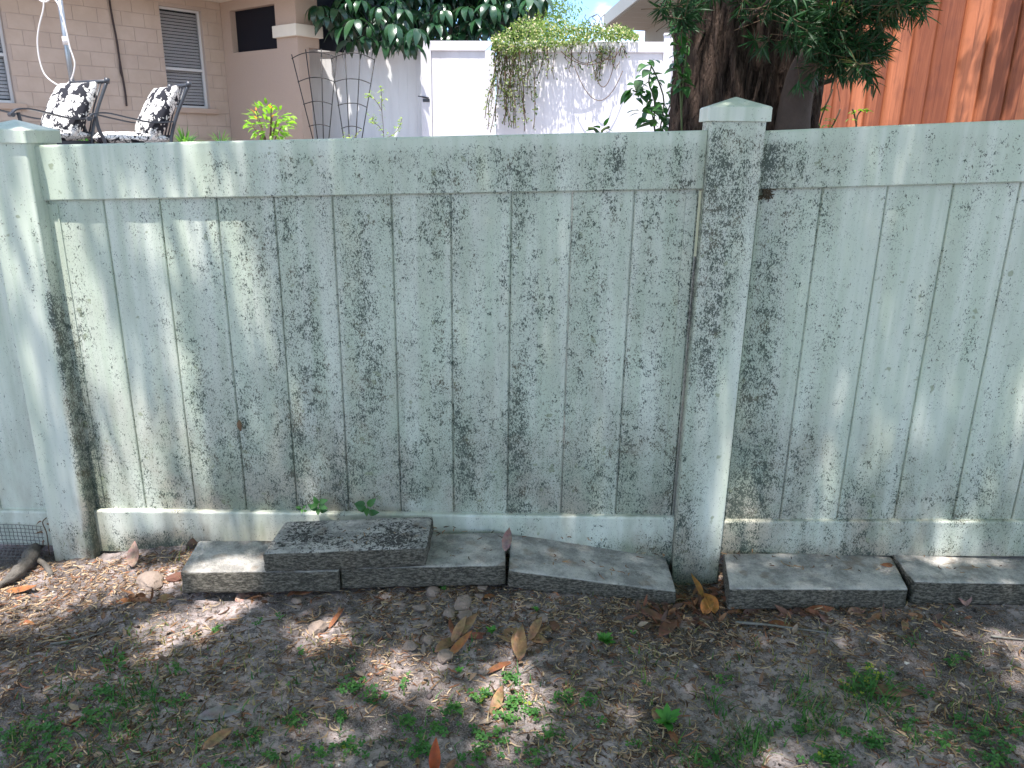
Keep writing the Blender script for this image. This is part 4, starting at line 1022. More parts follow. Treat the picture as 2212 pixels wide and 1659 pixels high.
# twiggy seedlings in front of the red fence
def c4(x, y, Y): return at_dist((1650 + x / 2.4308) / 1.1573, y / 2.4308 / 1.1573, Y)
for lab, st, ctr in (('thin twiggy seedling against the sunlit end of the red fence', [[(900, 800), (930, 700), (1000, 650), (1050, 540)], [(960, 800), (985, 700), (1010, 640)], [(900, 790), (945, 600), (955, 560)], [(1040, 780), (1080, 700), (1095, 660)]], [(990, 665), (940, 740), (1020, 755), (880, 628), (900, 535), (1045, 725), (1010, 730), (960, 660), (985, 650), (890, 770)]),
                     ('small twiggy seedling right of the sunlit end of the red fence', [[(1190, 800), (1200, 700), (1240, 660)], [(1195, 760), (1180, 690), (1170, 660)]], [(1210, 665), (1240, 668), (1190, 680), (1260, 665), (1175, 720)])):
    Y = 3.9; spec = []
    for x, y in ctr:
        for k in range(3): spec.append((c4(x + rr.uniform(-12, 12), y + rr.uniform(-5, 5), Y), Vector((rr.uniform(-1, 1), -.3, rr.uniform(-.2, .3))), rr.uniform(.6, 1.1)))
    leafy_plant('seedling', lab, 'plant', tuple(c4(*st[0][0], Y)), [[c4(x, y, Y) for x, y in s] for s in st], spec, YG, BSTEM, .04, .014, rseed=8)

# ------------------------------------------------------------------ red stained wooden fence
rf = thing('wooden_fence', 'tall red stained wooden board fence at the right', 'fence', tuple(at_dist(1900, 290, 8)))
ra, rb = at_dist(1738, 250, 9.6), at_dist(2260, 250, 7.2); RT = (rb - ra); RT.z = 0; RL = RT.length; RT.normalize(); RN = Vector((RT.y, -RT.x, 0))
if RN.y > 0: RN = -RN
cuts = [1690, 1716, 1738, 1754, 1770, 1792, 1812, 1830, 1846, 1863, 1888, 1902, 1920, 1944, 1966, 1990, 2012, 2046, 2074, 2101, 2129, 2160, 2192, 2222, 2252, 2285]
for i, (x0, x1) in enumerate(zip(cuts[:-1], cuts[1:])):
    p = on_plane(x0, 250, ra, RN); q = on_plane(x1, 250, ra, RN); out = -.034 if i % 2 else 0.0
    g_ = .004 if i % 2 == 0 else -.03
    a = p + RT * g_ + RN * out; b = q - RT * g_ + RN * out; tilt = random.uniform(-.012, .012)
    m = MB(); th = RN * .019
    m.add([Vector((c.x, c.y, z)) + o_ for z in (.3, 3.6) for c, o_ in ((a, Vector()), (b, RN * tilt), (b, RN * tilt - th), (a, -th))], [(0, 1, 2, 3), (4, 7, 6, 5), (0, 4, 5, 1), (1, 5, 6, 2), (2, 6, 7, 3), (3, 7, 4, 0)])
    put('board', m, RED, rf, bevel=.002, bseg=1)
for z in (1.35, 2.6):
    m = MB(); a = ra - RT * .4 - RN * .045; b = rb + RT * .3 - RN * .045
    m.add([Vector((c.x, c.y, zz)) + o_ for zz in (z, z + .09) for c, o_ in ((a, Vector()), (b, Vector()), (b, -RN * .04), (a, -RN * .04))], [(0, 1, 2, 3), (4, 7, 6, 5), (0, 4, 5, 1), (1, 5, 6, 2), (2, 6, 7, 3), (3, 7, 4, 0)]); put('rail', m, RED, rf)

# ------------------------------------------------------------------ patio chairs
def puffy(w, d, h, n=12):
    """cushion, rounded with soft edges; centred, thickness along z"""
    v = []; f = []
    for s in (1, -1):
        for j in range(n + 1):
            for i in range(n + 1):
                a = -1 + 2 * i / n; b = -1 + 2 * j / n; e = (1 - abs(a) ** 4) * (1 - abs(b) ** 4)
                pinch = 1 - .035 * (1 - abs(a)) * abs(b) ** 3 - .035 * (1 - abs(b)) * abs(a) ** 3
                v.append((a * w / 2 * pinch, b * d / 2 * pinch, s * h / 2 * (.12 + .88 * e ** .45) + .004 * noise.noise(Vector((a * 3, b * 3, s)))))
    N1 = (n + 1) * (n + 1)
    for j in range(n):
        for i in range(n): a = j * (n + 1) + i; f.append((a, a + 1, a + n + 2, a + n + 1)); f.append((N1 + a, N1 + a + n + 1, N1 + a + n + 2, N1 + a + 1))
    for i in range(n):
        for a, b in ((i, i + 1), (n * (n + 1) + i + 1, n * (n + 1) + i), ((i + 1) * (n + 1), i * (n + 1)), (i * (n + 1) + n, (i + 1) * (n + 1) + n)): f.append((a, N1 + a, N1 + b, b))
    return v, f
def xf(vf, M): return [M @ Vector(p) for p in vf[0]], vf[1]
def make_chair(label):
    t = thing('patio_chair', label, 'chair', (0, 0, 0), 'cushioned iron patio chairs')
    # facing -y; seat 0.42 high; width along x
    w = .29
    m = MB(); m.add(*xf(puffy(.54, .56, .11), Matrix.Translation((0, -.02, .45)))); put('seat_cushion', m, CUSH, t, smooth=True)
    m = MB(); M = Matrix.Translation((0, .20, .73)) @ Matrix.Rotation(R(78 + 180 - 180), 4, 'X'); M = Matrix.Translation((0, .24, .67)) @ Matrix.Rotation(R(60), 4, 'X'); m.add(*xf(puffy(.57, .50, .17), M)); put('back_cushion', m, CUSH, t, smooth=True)
    m = MB(); m.box((-w, -.27, .375), (w, -.235, .405)); m.box((-w, .24, .375), (w, .275, .405)); m.box((-w, -.27, .375), (-w + .03, .27, .404)); m.box((w - .03, -.27, .375), (w, .27, .404))
    for i in range(7): x = -.22 + i * .073; m.box((x - .012, -.25, .38), (x + .012, .25, .394))
    put('seat_frame', m, IRON, t)
    for s in (-1, 1):
        m = MB(); m.tube(spline([(s * w, -.30, 0), (s * w, -.28, .2), (s * w, -.265, .40), (s * w, -.30, .52), (s * w, -.31, .62)], 5), .015, 8); put('leg', m, IRON, t, smooth=True)
        m = MB(); m.tube(spline([(s * w, .33, 0), (s * w, .27, .25), (s * w, .26, .42), (s * w, .33, .64), (s * w, .46, .90)], 5), .015, 8); put('leg', m, IRON, t, smooth=True)
        m = MB()
        pts = spline([(s * w, -.37, .60), (s * w, -.33, .645), (s * w, -.22, .655), (s * w, -.05, .62), (s * w, .12, .59), (s * w, .29, .60)], 5)
        v = []; f = []
        for p in pts: v += [p + Vector((-.026, 0, 0)), p + Vector((.026, 0, 0)), p + Vector((.026, 0, -.012)), p + Vector((-.026, 0, -.012))]
        for i in range(len(pts) - 1):
            for k in range(4): a = 4 * i + k; b = 4 * i + (k + 1) % 4; f.append((a, b, b + 4, a + 4))
        f += [(3, 2, 1, 0), tuple(4 * (len(pts) - 1) + k for k in range(4))]
        m.add(v, f); m.tube([(s * w - .03, -.365, .60), (s * w + .03, -.365, .60)], .018, 8); put('armrest', m, IRON, t)
    m = MB(); m.tube([(-w - .01, .46, .90), (w + .01, .46, .90)], .017, 8)
    for s in (-1, 1): m.tube([(s * (w + .0), .455, .885), (s * w, .465, .925)], .023, 8)
    m.tube([(-w, .27, .47), (w, .27, .47)], .012, 8); 
    for i in range(5): x = -.2 + i * .1; m.tube([(x, .29, .47), (x, .36, .68), (x, .455, .89)], .007, 6)
    put('back_frame', m, IRON, t, smooth=True)
    return t
def copy_thing(src):
    c = src.copy(); COL.objects.link(c)
    for ch in list(src.children):
        d = ch.copy(); COL.objects.link(d); d.parent = c
    return c
ch1 = make_chair('left patio chair with floral cushions, facing more to the camera')
p = at_dist(92, 275, 7.7); ch1.location = (p.x, p.y, p.z - .56); ch1.rotation_euler = (0, 0, R(-34)); ch1.scale = (1.1,) * 3
ch2 = copy_thing(ch1); ch2['label'] = 'right patio chair with floral cushions, nearer the blinds window'
p = at_dist(280, 283, 7.9); ch2.location = (p.x, p.y, p.z - .56); ch2.rotation_euler = (0, 0, R(-52)); ch2.scale = (1.1,) * 3
# pole with looped white cable
c5 = lambda x, y, Y: at_dist(x / 5.0273 / 1.1573, y / 5.0273 / 1.1573, Y)
pole = thing('metal_pole', 'leaning galvanised pole behind the left patio chair', 'pole', tuple(c5(960, 1400, 9.0)))
m = MB(); m.tube([c5(733, -120, 9.), c5(965, 1420, 9.)], .026, 12); put('pole', m, GALV, pole, smooth=True)
m = MB(); m.tube([c5(813, 458, 8.99), c5(829, 562, 8.99)], .0285, 12); put('paper_tag', m, WHITEP, pole, smooth=True)
cb = thing('cable_loop', 'white cable looped over the leaning pole', 'cable', tuple(c5(780, 1080, 8.9)))
m = MB(); m.tube(spline([c5(x, y, 8.93) for x, y in ((690, -10), (740, 70), (790, 220), (840, 420), (880, 600), (915, 700), (940, 800), (920, 930), (870, 1030), (780, 1078), (680, 1040), (560, 930), (495, 740), (470, 520), (490, 330), (540, 130), (550, 20), (545, -60))], 6), .0085, 6)
m.tube(spline([c5(x, y, 8.93) for x, y in ((480, -20), (520, 12), (580, 18), (620, -8))], 5), .0085, 6); put('cable', m, WHITEP, cb, smooth=True)

# ------------------------------------------------------------------ litter on the ground
def seg_len_arr(a): return a
def litter():
    rr = np.random.default_rng(5); n = 23000
    X = rr.uniform(-1.75, 1.85, n * 2); Yv = rr.uniform(.98, 2.02, n * 2)
    dens = np.array([noise.noise(Vector((x * 2.2, y * 2.6, 9))) for x, y in zip(X, Yv)])
    left = np.clip((.2 - X) / 1.2, 0, 1) * np.clip((Yv - 1.2) / .4, 0, 1)
    keep = (rr.random(n * 2) < np.clip(.45 + dens * .9 + .35 * left, .08, 1)); X, Yv = X[keep], Yv[keep]; n = len(X)
    Z = np.array([g0(x, y) for x, y in zip(X, Yv)]) + .001 + np.abs(rr.normal(size=n)) * .0022
    ang = rr.uniform(0, 6.283, n); Ln = rr.gamma(3, .0065, n).clip(.006, .05); wd = rr.uniform(.0008, .0023, n); k = rr.normal(size=n) * 1.5
    S = 5; V = np.zeros((n, S, 3, 3))
    th = ang.copy(); px, py = X.copy(), Yv.copy(); pz = Z.copy(); lift = rr.normal(size=n) * .12; 
    for s in range(S):
        q = s / (S - 1); nxv, nyv = -np.sin(th), np.cos(th); w = wd * (1 - .5 * abs(q - .45) * 2)
        V[:, s, 0] = np.stack([px + nxv * w, py + nyv * w, pz], 1); V[:, s, 1] = np.stack([px - nxv * w, py - nyv * w, pz], 1); V[:, s, 2] = np.stack([px, py, pz + w * 1.3], 1)
        px = px + np.cos(th) * Ln / S; py = py + np.sin(th) * Ln / S; pz = pz + Ln / S * lift * (1 - q); th = th + k / S
    V = V.reshape(-1, 3); F = []
    for s in range(S - 1):
        for a, b in ((0, 2), (2, 1)): F.append([s * 3 + a, s * 3 + b, (s + 1) * 3 + b, (s + 1) * 3 + a])
    F = np.array(F); F = (F[None] + (np.arange(n) * S * 3)[:, None, None]).reshape(-1, 4)
    pal = np.array([(.44, .31, .20), (.24, .14, .08), (.11, .062, .042), (.50, .38, .26), (.32, .15, .09), (.16, .12, .09)]); ci = rr.choice(6, n, p=[.2, .15, .25, .15, .07, .18])
    C = np.repeat(pal[ci] * rr.uniform(.7, 1.2, (n, 1)), S * 3, 0)
    o = fast('dry_litter', V, F, LEAFLITTER, None, C, 'stuff'); o['label'] = 'fine dry twigs and curled catkins scattered over the soil'; o['category'] = 'litter'
    # small flat leaf scraps
    n = 900; X = rr.uniform(-1.75, 1.85, n); Yv = rr.uniform(1.0, 1.95, n); mb = MB(); r2 = random.Random(8)
    for x, y in zip(X, Yv):
        Lg = r2.uniform(.010, .034); v, f = leaf_geo(Lg, Lg * r2.uniform(.22, .5), r2.uniform(0, .5), r2.uniform(-.9, .6), 3); M3 = Matrix.Rotation(r2.uniform(0, 6.28), 3, 'Z') @ Matrix.Rotation(r2.gauss(0, .25), 3, 'X') @ Matrix.Rotation(r2.gauss(0, .3), 3, 'Y')
        c = r2.choice([(.24, .13, .08), (.30, .20, .13), (.15, .09, .06), (.22, .18, .15), (.38, .29, .22)]); b = Vector((x, y, g0(x, y) + .004))
        mb.add([b + M3 @ p for p in v], f, c)
    # drift of brown leaves by the middle post and along the blocks
    for (cx, cy, sx_, sy_, k_) in ((1490, 1318, 60, 30, 90), (1420, 1340, 46, 22, 40), (1560, 1290, 26, 26, 30), (1700, 1330, 120, 14, 26), (960, 1135, 24, 8, 26), (1560, 1200, 6, 40, 16), (300, 1300, 60, 10, 16), (560, 1290, 50, 10, 14), (1950, 1340, 120, 12, 14), (1450, 1225, 20, 10, 14), (585, 1158, 10, 4, 6)):
        for i in range(k_):
            b = G(cx + r2.gauss(0, sx_ * .6), cy + r2.gauss(0, sy_ * .6), .004 + r2.random() * .008 + (.075 if cy < 1165 else 0)); Lg = r2.uniform(.018, .05)
            v, f = leaf_geo(Lg, Lg * r2.uniform(.2, .4), r2.uniform(0, .5), r2.uniform(-.9, .9), 4); M3 = Matrix.Rotation(r2.uniform(0, 6.28), 3, 'Z') @ Matrix.Rotation(r2.gauss(0, .4), 3, 'X') @ Matrix.Rotation(r2.gauss(0, .5), 3, 'Y')
            mb.add([b + M3 @ p for p in v], f, r2.choice([(.24, .10, .06), (.17, .085, .06), (.30, .15, .08), (.12, .07, .055)]))
    o = put('leaf_litter', mb, DRYLEAF, kind='stuff'); o['label'] = 'small brown leaf scraps lying on the soil'; o['category'] = 'litter'
litter()
def crumbs():
    rr = np.random.default_rng(15); n = 9000; X = rr.uniform(-1.75, 1.85, n); Y = rr.uniform(.98, 1.98, n); R_ = rr.gamma(2.2, .0009, n).clip(.0008, .0065)
    Z = np.array([g0(x, y) for x, y in zip(X, Y)]) + R_ * .25
    base = np.array([(1, 0, 0), (-1, 0, 0), (0, 1, 0), (0, -1, 0), (0, 0, .8), (0, 0, -.6)], float)
    V = np.stack([X, Y, Z], 1)[:, None] + base[None] * R_[:, None, None] * (1 + .45 * rr.normal(size=(n, 6, 1)).clip(-1.2, 1.2)) + rr.normal(size=(n, 6, 3)) * R_[:, None, None] * .2
    F = np.array([(0, 2, 4), (2, 1, 4), (1, 3, 4), (3, 0, 4), (2, 0, 5), (1, 2, 5), (3, 1, 5), (0, 3, 5)]); F = (F[None] + (np.arange(n) * 6)[:, None, None]).reshape(-1, 3)
    pal = np.array([(.40, .35, .33), (.15, .12, .12), (.05, .04, .035), (.62, .58, .54)]); C = np.repeat(pal[rr.choice(4, n, p=[.4, .3, .2, .1])], 6, 0)
    o = fast('soil_crumbs', V.reshape(-1, 3), F, LEAFLITTER, None, C, 'stuff'); o['label'] = 'loose crumbs of soil and grit on the sandy ground'; o['category'] = 'soil'
crumbs()
def on_blocks():
    r2 = random.Random(41); mb = MB()
    for (x, y, z, k_) in ((500, 1190, .072, 9), (1010, 1190, .075, 10), (1060, 1160, .075, 6), (760, 1160, .132, 10), (880, 1145, .132, 6), (1250, 1215, .055, 9), (1340, 1235, .045, 9), (1400, 1200, .03, 7), (1700, 1215, .051, 9), (1850, 1225, .051, 6), (2080, 1225, .061, 9), (1250, 1160, .066, 8), (960, 1142, .08, 14), (1600, 1196, .055, 8), (1760, 1193, .055, 8), (2000, 1194, .062, 8)):
        for i in range(k_):
            d = ray(x + r2.gauss(0, 34), y + r2.gauss(0, 7)); b = CO + d * ((z - CAMZ) / d.z); a = r2.uniform(0, 6.28); L_ = r2.uniform(.006, .024); cu = r2.gauss(0, 1.2); pts = [b]
            for q in range(4): a += cu / 4; pts.append(pts[-1] + Vector((math.cos(a), math.sin(a), 0)) * L_ / 4 + Vector((0, 0, r2.gauss(0, .0006))))
            mb.tube(pts, [.0013, .0014, .0012, .001, .0006], 5, r2.choice([(.34, .20, .11), (.20, .11, .07), (.10, .07, .05), (.40, .30, .2)]))
    o = put('dry_litter', mb, LEAFLITTER, kind='stuff'); o['label'] = 'short dry catkins lying on top of the concrete blocks'; o['category'] = 'litter'
on_blocks()
# individually visible dead leaves: (x, y, length px, direction deg in the picture, width ratio, fold, curl, colour, lift, label)
PK, ORG, BR, GY_, TAN, DK, OB = (.50, .31, .26), (.40, .17, .07), (.22, .11, .07), (.30, .28, .27), (.36, .22, .12), (.08, .05, .04), (.30, .12, .06)
DL = [(287, 1228, 44, 100, .42, .25, .2, PK, .55, 'large pale pink leaf standing by the left post'),
 (403, 1190, 40, 60, .35, .8, .6, DK, .4, 'dark curled leaf leaning on the left end of the leftmost block'),
 (250, 1300, 46, -12, .3, .3, .5, ORG, .1, 'orange leaf in the sunny patch left of the blocks'), (338, 1302, 34, 20, .6, .3, .4, TAN, .2, 'tan rounded leaf beside the sunlit orange leaf'),
 (15, 1280, 62, -4, .24, .5, -.5, ORG, .25, 'long orange and black leaf near the left edge'), (633, 1283, 46, -8, .3, .6, -.5, OB, .2, 'red brown leaf just below the leftmost block'),
 (428, 1556, 82, 24, .26, .25, .25, GY_, .1, 'large grey leaf alone in the lower left grass'), (711, 1360, 48, 78, .14, .6, .2, OB, .1, 'narrow orange leaf upright beside the stones'),
 (438, 1622, 50, 52, .3, .5, .3, TAN, .3, 'tan leaf at the bottom edge in the grass'), (52, 1345, 30, -30, .3, .4, .3, ORG, .1, 'small orange leaf in the left foreground'),
 (508, 1300, 40, 35, .5, .3, .3, PK, .1, 'pale orange leaf flat in sun under the leftmost block'),
 (940, 1412, 52, 52, .32, .4, .5, TAN, .2, 'tan leaf lowest in the left leaf cluster'), (968, 1420, 56, 56, .22, .5, -.3, ORG, .3, 'orange brown leaf at the left of the left cluster'), (975, 1390, 48, 68, .3, .5, -.4, TAN, .4, 'upright tan leaf in the left cluster'), (990, 1378, 56, 62, .3, .5, .5, TAN, .5, 'curled tan leaf at the top of the left cluster'), (1000, 1378, 66, 8, .2, .4, .3, (.26, .09, .07), .1, 'dark red leaf pointing right from the left cluster'), (978, 1375, 34, 100, .24, .4, .3, OB, .4, 'short brown leaf standing in the left cluster'),
 (1125, 1388, 50, 174, .3, .5, -.4, TAN, .3, 'tan leaf pointing left in the right cluster'), (1118, 1430, 62, 84, .36, .9, .3, TAN, .5, 'tan folded leaf hanging lowest in the right cluster'), (1122, 1428, 58, 96, .3, .7, .3, (.40, .25, .13), .4, 'second folded leaf beside the lowest in the right cluster'), (1085, 1370, 42, 8, .4, .4, .4, TAN, .2, 'rounded tan leaf at the top left of the right cluster'), (1143, 1386, 54, 68, .28, .7, .7, TAN, .5, 'curled leaf arching in the right cluster'), (1140, 1376, 40, -38, .4, .4, .3, (.42, .26, .13), .2, 'short tan leaf at the lower right of the right cluster'), (1160, 1368, 58, 12, .26, .4, .5, TAN, .2, 'tan leaf pointing right from the right cluster'), (1205, 1365, 26, 110, .5, .4, .3, BR, .2, 'brown triangular leaf right of the right cluster'),
 (1048, 1460, 60, 40, .17, .4, .2, OB, .1, 'long orange leaf above the central clover'), (1062, 1545, 56, 76, .26, .3, .2, TAN, .15, 'tan strip leaf in the sunny central patch'), (938, 1668, 64, 88, .36, .8, .2, (.42, .10, .03), 1.0, 'red orange leaf standing upright at the bottom edge'), (1045, 1292, 24, 20, .4, .4, .4, ORG, .1, 'small orange leaf below the gap between blocks'),
 (1382, 1320, 54, -50, .24, .4, .3, BR, .2, 'brown leaf left of the leaf drift'), (1425, 1378, 56, 55, .36, .3, .3, BR, .15, 'wide brown leaf lowest in the drift by the post'), (1092, 1190, 44, 84, .4, .4, .2, (.36, .22, .2), .6, 'pinkish leaf stuck in the joint between two blocks'), (1420, 1560, 26, 90, .5, .6, .3, TAN, .2, 'small tan leaf right of the bottom clover'),
 (1520, 1330, 44, 70, .5, .9, .9, (.62, .28, .08), .7, 'crumpled bright orange leaf below the middle post'), (1542, 1328, 44, 100, .5, .9, .8, (.60, .25, .07), .6, 'second crumpled orange leaf below the middle post'), (1518, 1296, 50, 100, .2, .6, .4, (.62, .30, .09), .5, 'bright orange strip at the foot of the middle post'),
 (1588, 1326, 44, 40, .35, .4, .4, (.55, .27, .12), .2, 'light orange leaf right of the crumpled one'), (1605, 1325, 58, -8, .36, .4, .3, (.30, .17, .13), .2, 'brown pink leaf under the left end of the right blocks'), (1680, 1334, 70, -6, .3, .3, .3, (.36, .22, .19), .15, 'long pinkish leaf below the smooth grey block'), (1736, 1328, 56, 12, .36, .4, -.3, OB, .2, 'red brown leaf overlapping the long pinkish one'), (1785, 1348, 36, 80, .6, .3, .3, (.28, .15, .12), .1, 'squarish brown leaf below the red brown one'), (1660, 1345, 64, -48, .34, .2, .2, (.36, .15, .08), .1, 'broad orange brown leaf pointing down right under the twig'), (1830, 1325, 38, 14, .4, .4, .3, (.33, .19, .14), .2, 'folded brown leaf below the right end of the grey block'), (1882, 1335, 46, -4, .34, .5, .4, TAN, .2, 'tan boat shaped leaf below the block joint'), (1950, 1365, 30, 60, .3, .5, .3, TAN, .2, 'small tan leaf at the left of the pale block foot'), (2088, 1312, 34, 95, .6, .6, .5, (.45, .26, .22), .5, 'pale pink curled leaf below the rightmost block'),
 (1880, 1496, 84, 1, .36, .15, .15, (.27, .14, .09), .1, 'large flat brown leaf beside the yellowish clover'), (1903, 1220, 30, -2, .28, .3, .2, OB, .0, 'small red brown leaf lying on the smooth grey block'), (1464, 1610, 26, 110, .4, .4, .3, OB, .3, 'small red leaf below the green rosette')]
for (x, y, Lp, dg, wr, fold, curl, col, lift, lab) in DL:
    onblock = 'lying on the smooth' in lab or 'stuck in' in lab
    p = G(x, y, .004)
    if onblock: d = ray(x, y); p = CO + d * (((.052 if 'smooth' in lab else .078) - CAMZ) / d.z)
    sc = (p - CO).length / 1680; Lw = Lp * sc * (1.0 + .55 * abs(math.sin(R(dg))) * (1 - min(1, lift)))
    # the leaf lies along the ground in direction dg, raised by lift
    dirv = Vector((math.cos(R(dg)), math.sin(R(dg)) * (1 - .75 * lift), lift * max(.25, abs(math.sin(R(dg)))))).normalized()
    v, f = leaf_geo(Lw, Lw * wr, fold, curl, 8, base=.14)
    M3 = orient(dirv, Vector((0, -.35 - lift * .6, 1)).normalized(), random.uniform(-.25, .25)); m = MB()
    for q in v:
        qq = q + Vector((.35, 0, 1)) * Lw * .13 * noise.noise(q * (1.6 / Lw) + p * 5)
        m.v.append(tuple(p + M3 @ qq)); rib = .75 if abs(q.x) < 1e-6 else 1.0
        m.c.append(tuple(c * rib * random.uniform(.85, 1.15) for c in col))
    m.f = [tuple(q) for q in f]
    o = put('fallen_leaf', m, DRYLEAF, smooth=True); tag(o, lab, 'leaf', 'fallen leaves on the ground')
    me = o.data; mid = sum((Vector(q) for q in m.v), Vector()) / len(m.v)
    for vv in me.vertices: vv.co -= mid
    o.location = mid
    sm = o.modifiers.new('thick', 'SOLIDIFY'); sm.thickness = .0006
# stones
ST = [(935, 1283, 21, 'round pale stone nearest the stacked blocks'), (1001, 1307, 26, 'largest pinkish stone below the stacked blocks'), (905, 1316, 16, 'grey stone left of the largest one'), (972, 1328, 18, 'tan stone just below the largest one'), (1008, 1333, 22, 'brown flat stone below the largest one'), (925, 1352, 15, 'small grey stone in the middle of the stones'), (998, 1365, 16, 'tan stone above the left leaf cluster'), (885, 1397, 20, 'sandy stone at the lower left of the stones'), (965, 1420, 24, 'flat grey stone lowest of the stones'), (867, 1308, 11, 'small pinkish stone at the left of the stones'), (1042, 1272, 15, 'reddish stone tucked under the block edge'), (1036, 1290, 12, 'small grey stone right of the reddish one'), (1143, 1310, 11, 'small stone below the joint of the blocks'), (925, 1385, 20, 'sandy lump between the lower stones'), (378, 1252, 20, 'dark red brick chunk at the left end of the blocks'), (330, 1262, 34, 'pale sandy lump left of the brick chunk'), (640, 1300, 14, 'small brown stone below the leftmost block'), (1150, 1337, 10, 'tiny pale stone below the tilting block'), (1175, 1338, 16, 'flat reddish stone under the tilting block'), (688, 1362, 26, 'pale flat stone in the small sunny patch')]
for i, (x, y, r, lab) in enumerate(ST):
    p = G(x, y); R_ = r * (p - CO).length / 1680; bm = bmesh.new(); bmesh.ops.create_icosphere(bm, subdivisions=3, radius=R_)
    rr_ = random.Random(i); axs = Matrix.Rotation(rr_.uniform(0, 6), 3, 'Z'); pl = [Vector((rr_.gauss(0, 1), rr_.gauss(0, 1), rr_.gauss(0, .8))).normalized() for _ in range(9)]
    for v in bm.verts:
        u_ = v.co.normalized(); k = 1.0
        for q in pl: dd = u_.dot(q); k = min(k, .66 / dd if dd > .66 else 1)
        c = u_ * R_ * k * (1 + .10 * noise.noise(u_ * 2.2 + Vector((i * 3.1, 0, 0))) + .05 * noise.noise(u_ * 7)); c = axs @ Vector((c.x, c.y * .8, c.z * .5)); v.co = c
    me = bpy.data.meshes.new('stone'); bm.to_mesh(me); bm.free(); me.materials.append(STONE if i not in (14,) else m_simple('brick_red', (.16, .075, .055), .9, .3, 60, bump=.5)); o = bpy.data.objects.new('stone', me); COL.objects.link(o); o.location = p + Vector((0, 0, R_ * .2))
    tag(o, lab, 'stone', 'stones scattered below the blocks')
# fallen twigs
for pts, r_, lab in (([(1588, 1348), (1640, 1352), (1690, 1358), (1798, 1372)], .0045, 'lichen covered grey twig below the smooth grey block'), ([(2140, 1378), (2190, 1384), (2260, 1390)], .003, 'pale thin twig at the right edge'), ([(110, 1395), (170, 1385), (230, 1368)], .003, 'thin grey twig in the left foreground'), ([(1180, 1430), (1120, 1458), (1210, 1395), (1240, 1388)], .0015, 'thin brown stalk by the right leaf cluster')):
    P3 = [G(x, y, .006) for x, y in pts]; c = P3[0]; m = MB(); sp = spline(P3, 5); m.tube(sp, [r_ * (1 - .6 * i / len(sp)) for i in range(len(sp))], 7)
    o = put('twig', m, m_simple('lichen_twig', (.19, .18, .16), .9, .6, 120), smooth=True); tag(o, lab, 'twig')
# worn root and wire mesh at the left edge
t = thing('tree_root', 'grey weathered root lying under the wire mesh at the left edge', 'root', tuple(G(60, 1240)))
m = MB(); sp = spline([G(-10, 1275, .008), G(30, 1258, .02), G(62, 1232, .028), G(78, 1205, .03), G(100, 1180, .022)], 7)
m.tube(sp, [.007 + .013 * math.sin(math.pi * i / (len(sp) - 1)) + .010 * noise.noise(p_ * 60) for i, p_ in enumerate(sp)], 14)
m.tube(spline([G(70, 1215, .02), G(96, 1225, .012), G(112, 1245, .003)], 5), .008, 8)
put('root', m, m_simple('grey_root', (.15, .135, .12), .95, .45, 45, bump=.9), t, smooth=True)
t = thing('wire_mesh', 'square wire mesh blocking the gap under the fence at the left edge', 'mesh', tuple(W(-1.5, .0, -.05)))
wm = m_simple('dull_wire', (.16, .16, .155), .5, .3, 40, metal=.5)
def mesh_pt(u, k): # sheet hangs in front of the bottom rail, then curls out towards the viewer
    if k < .075: return W(u, .024, .018 - k)
    a = (k - .075) / .05; return W(u, .024 + .05 * (1 - math.cos(min(a, 1.6))), -.057 - .035 * math.sin(min(a, 1.57)))
for i in range(17):
    u = -1.395 - i * .0128; m = MB(); m.tube([mesh_pt(u + .0015 * math.sin(k * 60 + i), k * .0125) for k in range(12)], .0009, 5); put('wire', m, wm, t)
for k in range(12):
    m = MB(); m.tube([mesh_pt(u, k * .0125 + .001 * math.sin(u * 40)) for u in np.linspace(-1.39, -1.62, 10)], .0009, 5); put('wire', m, wm, t)
t = thing('dried_weed', 'dried brown weed stalk beside the left post at the wire mesh', 'plant', tuple(G(100, 1195)))
m = MB(); b = fpx(97, 1170, .03); m.tube(spline([W(*[fpx(x, y, .03)[0], .03, fpx(x, y, .03)[1]]) for x, y in ((107, 1198), (103, 1165), (100, 1148), (92, 1128), (100, 1118))], 4), .0016, 5); put('stem', m, BSTEM, t, smooth=True)
for x, y, a in ((95, 1150, 2.4), (102, 1130, .4), (92, 1125, 3.2), (108, 1140, -.6), (98, 1165, 4.)):
    q = fpx(x, y, .03); v, f = leaf_geo(.022, .011, .5, 1.2, 5); M3 = orient(Vector((math.cos(a), -.4, math.sin(a)))); m = MB(); m.add([W(q[0], .034, q[1]) + M3 @ w_ for w_ in v], f, (.22, .10, .05)); put('leaf', m, DRYLEAF, t, smooth=True)

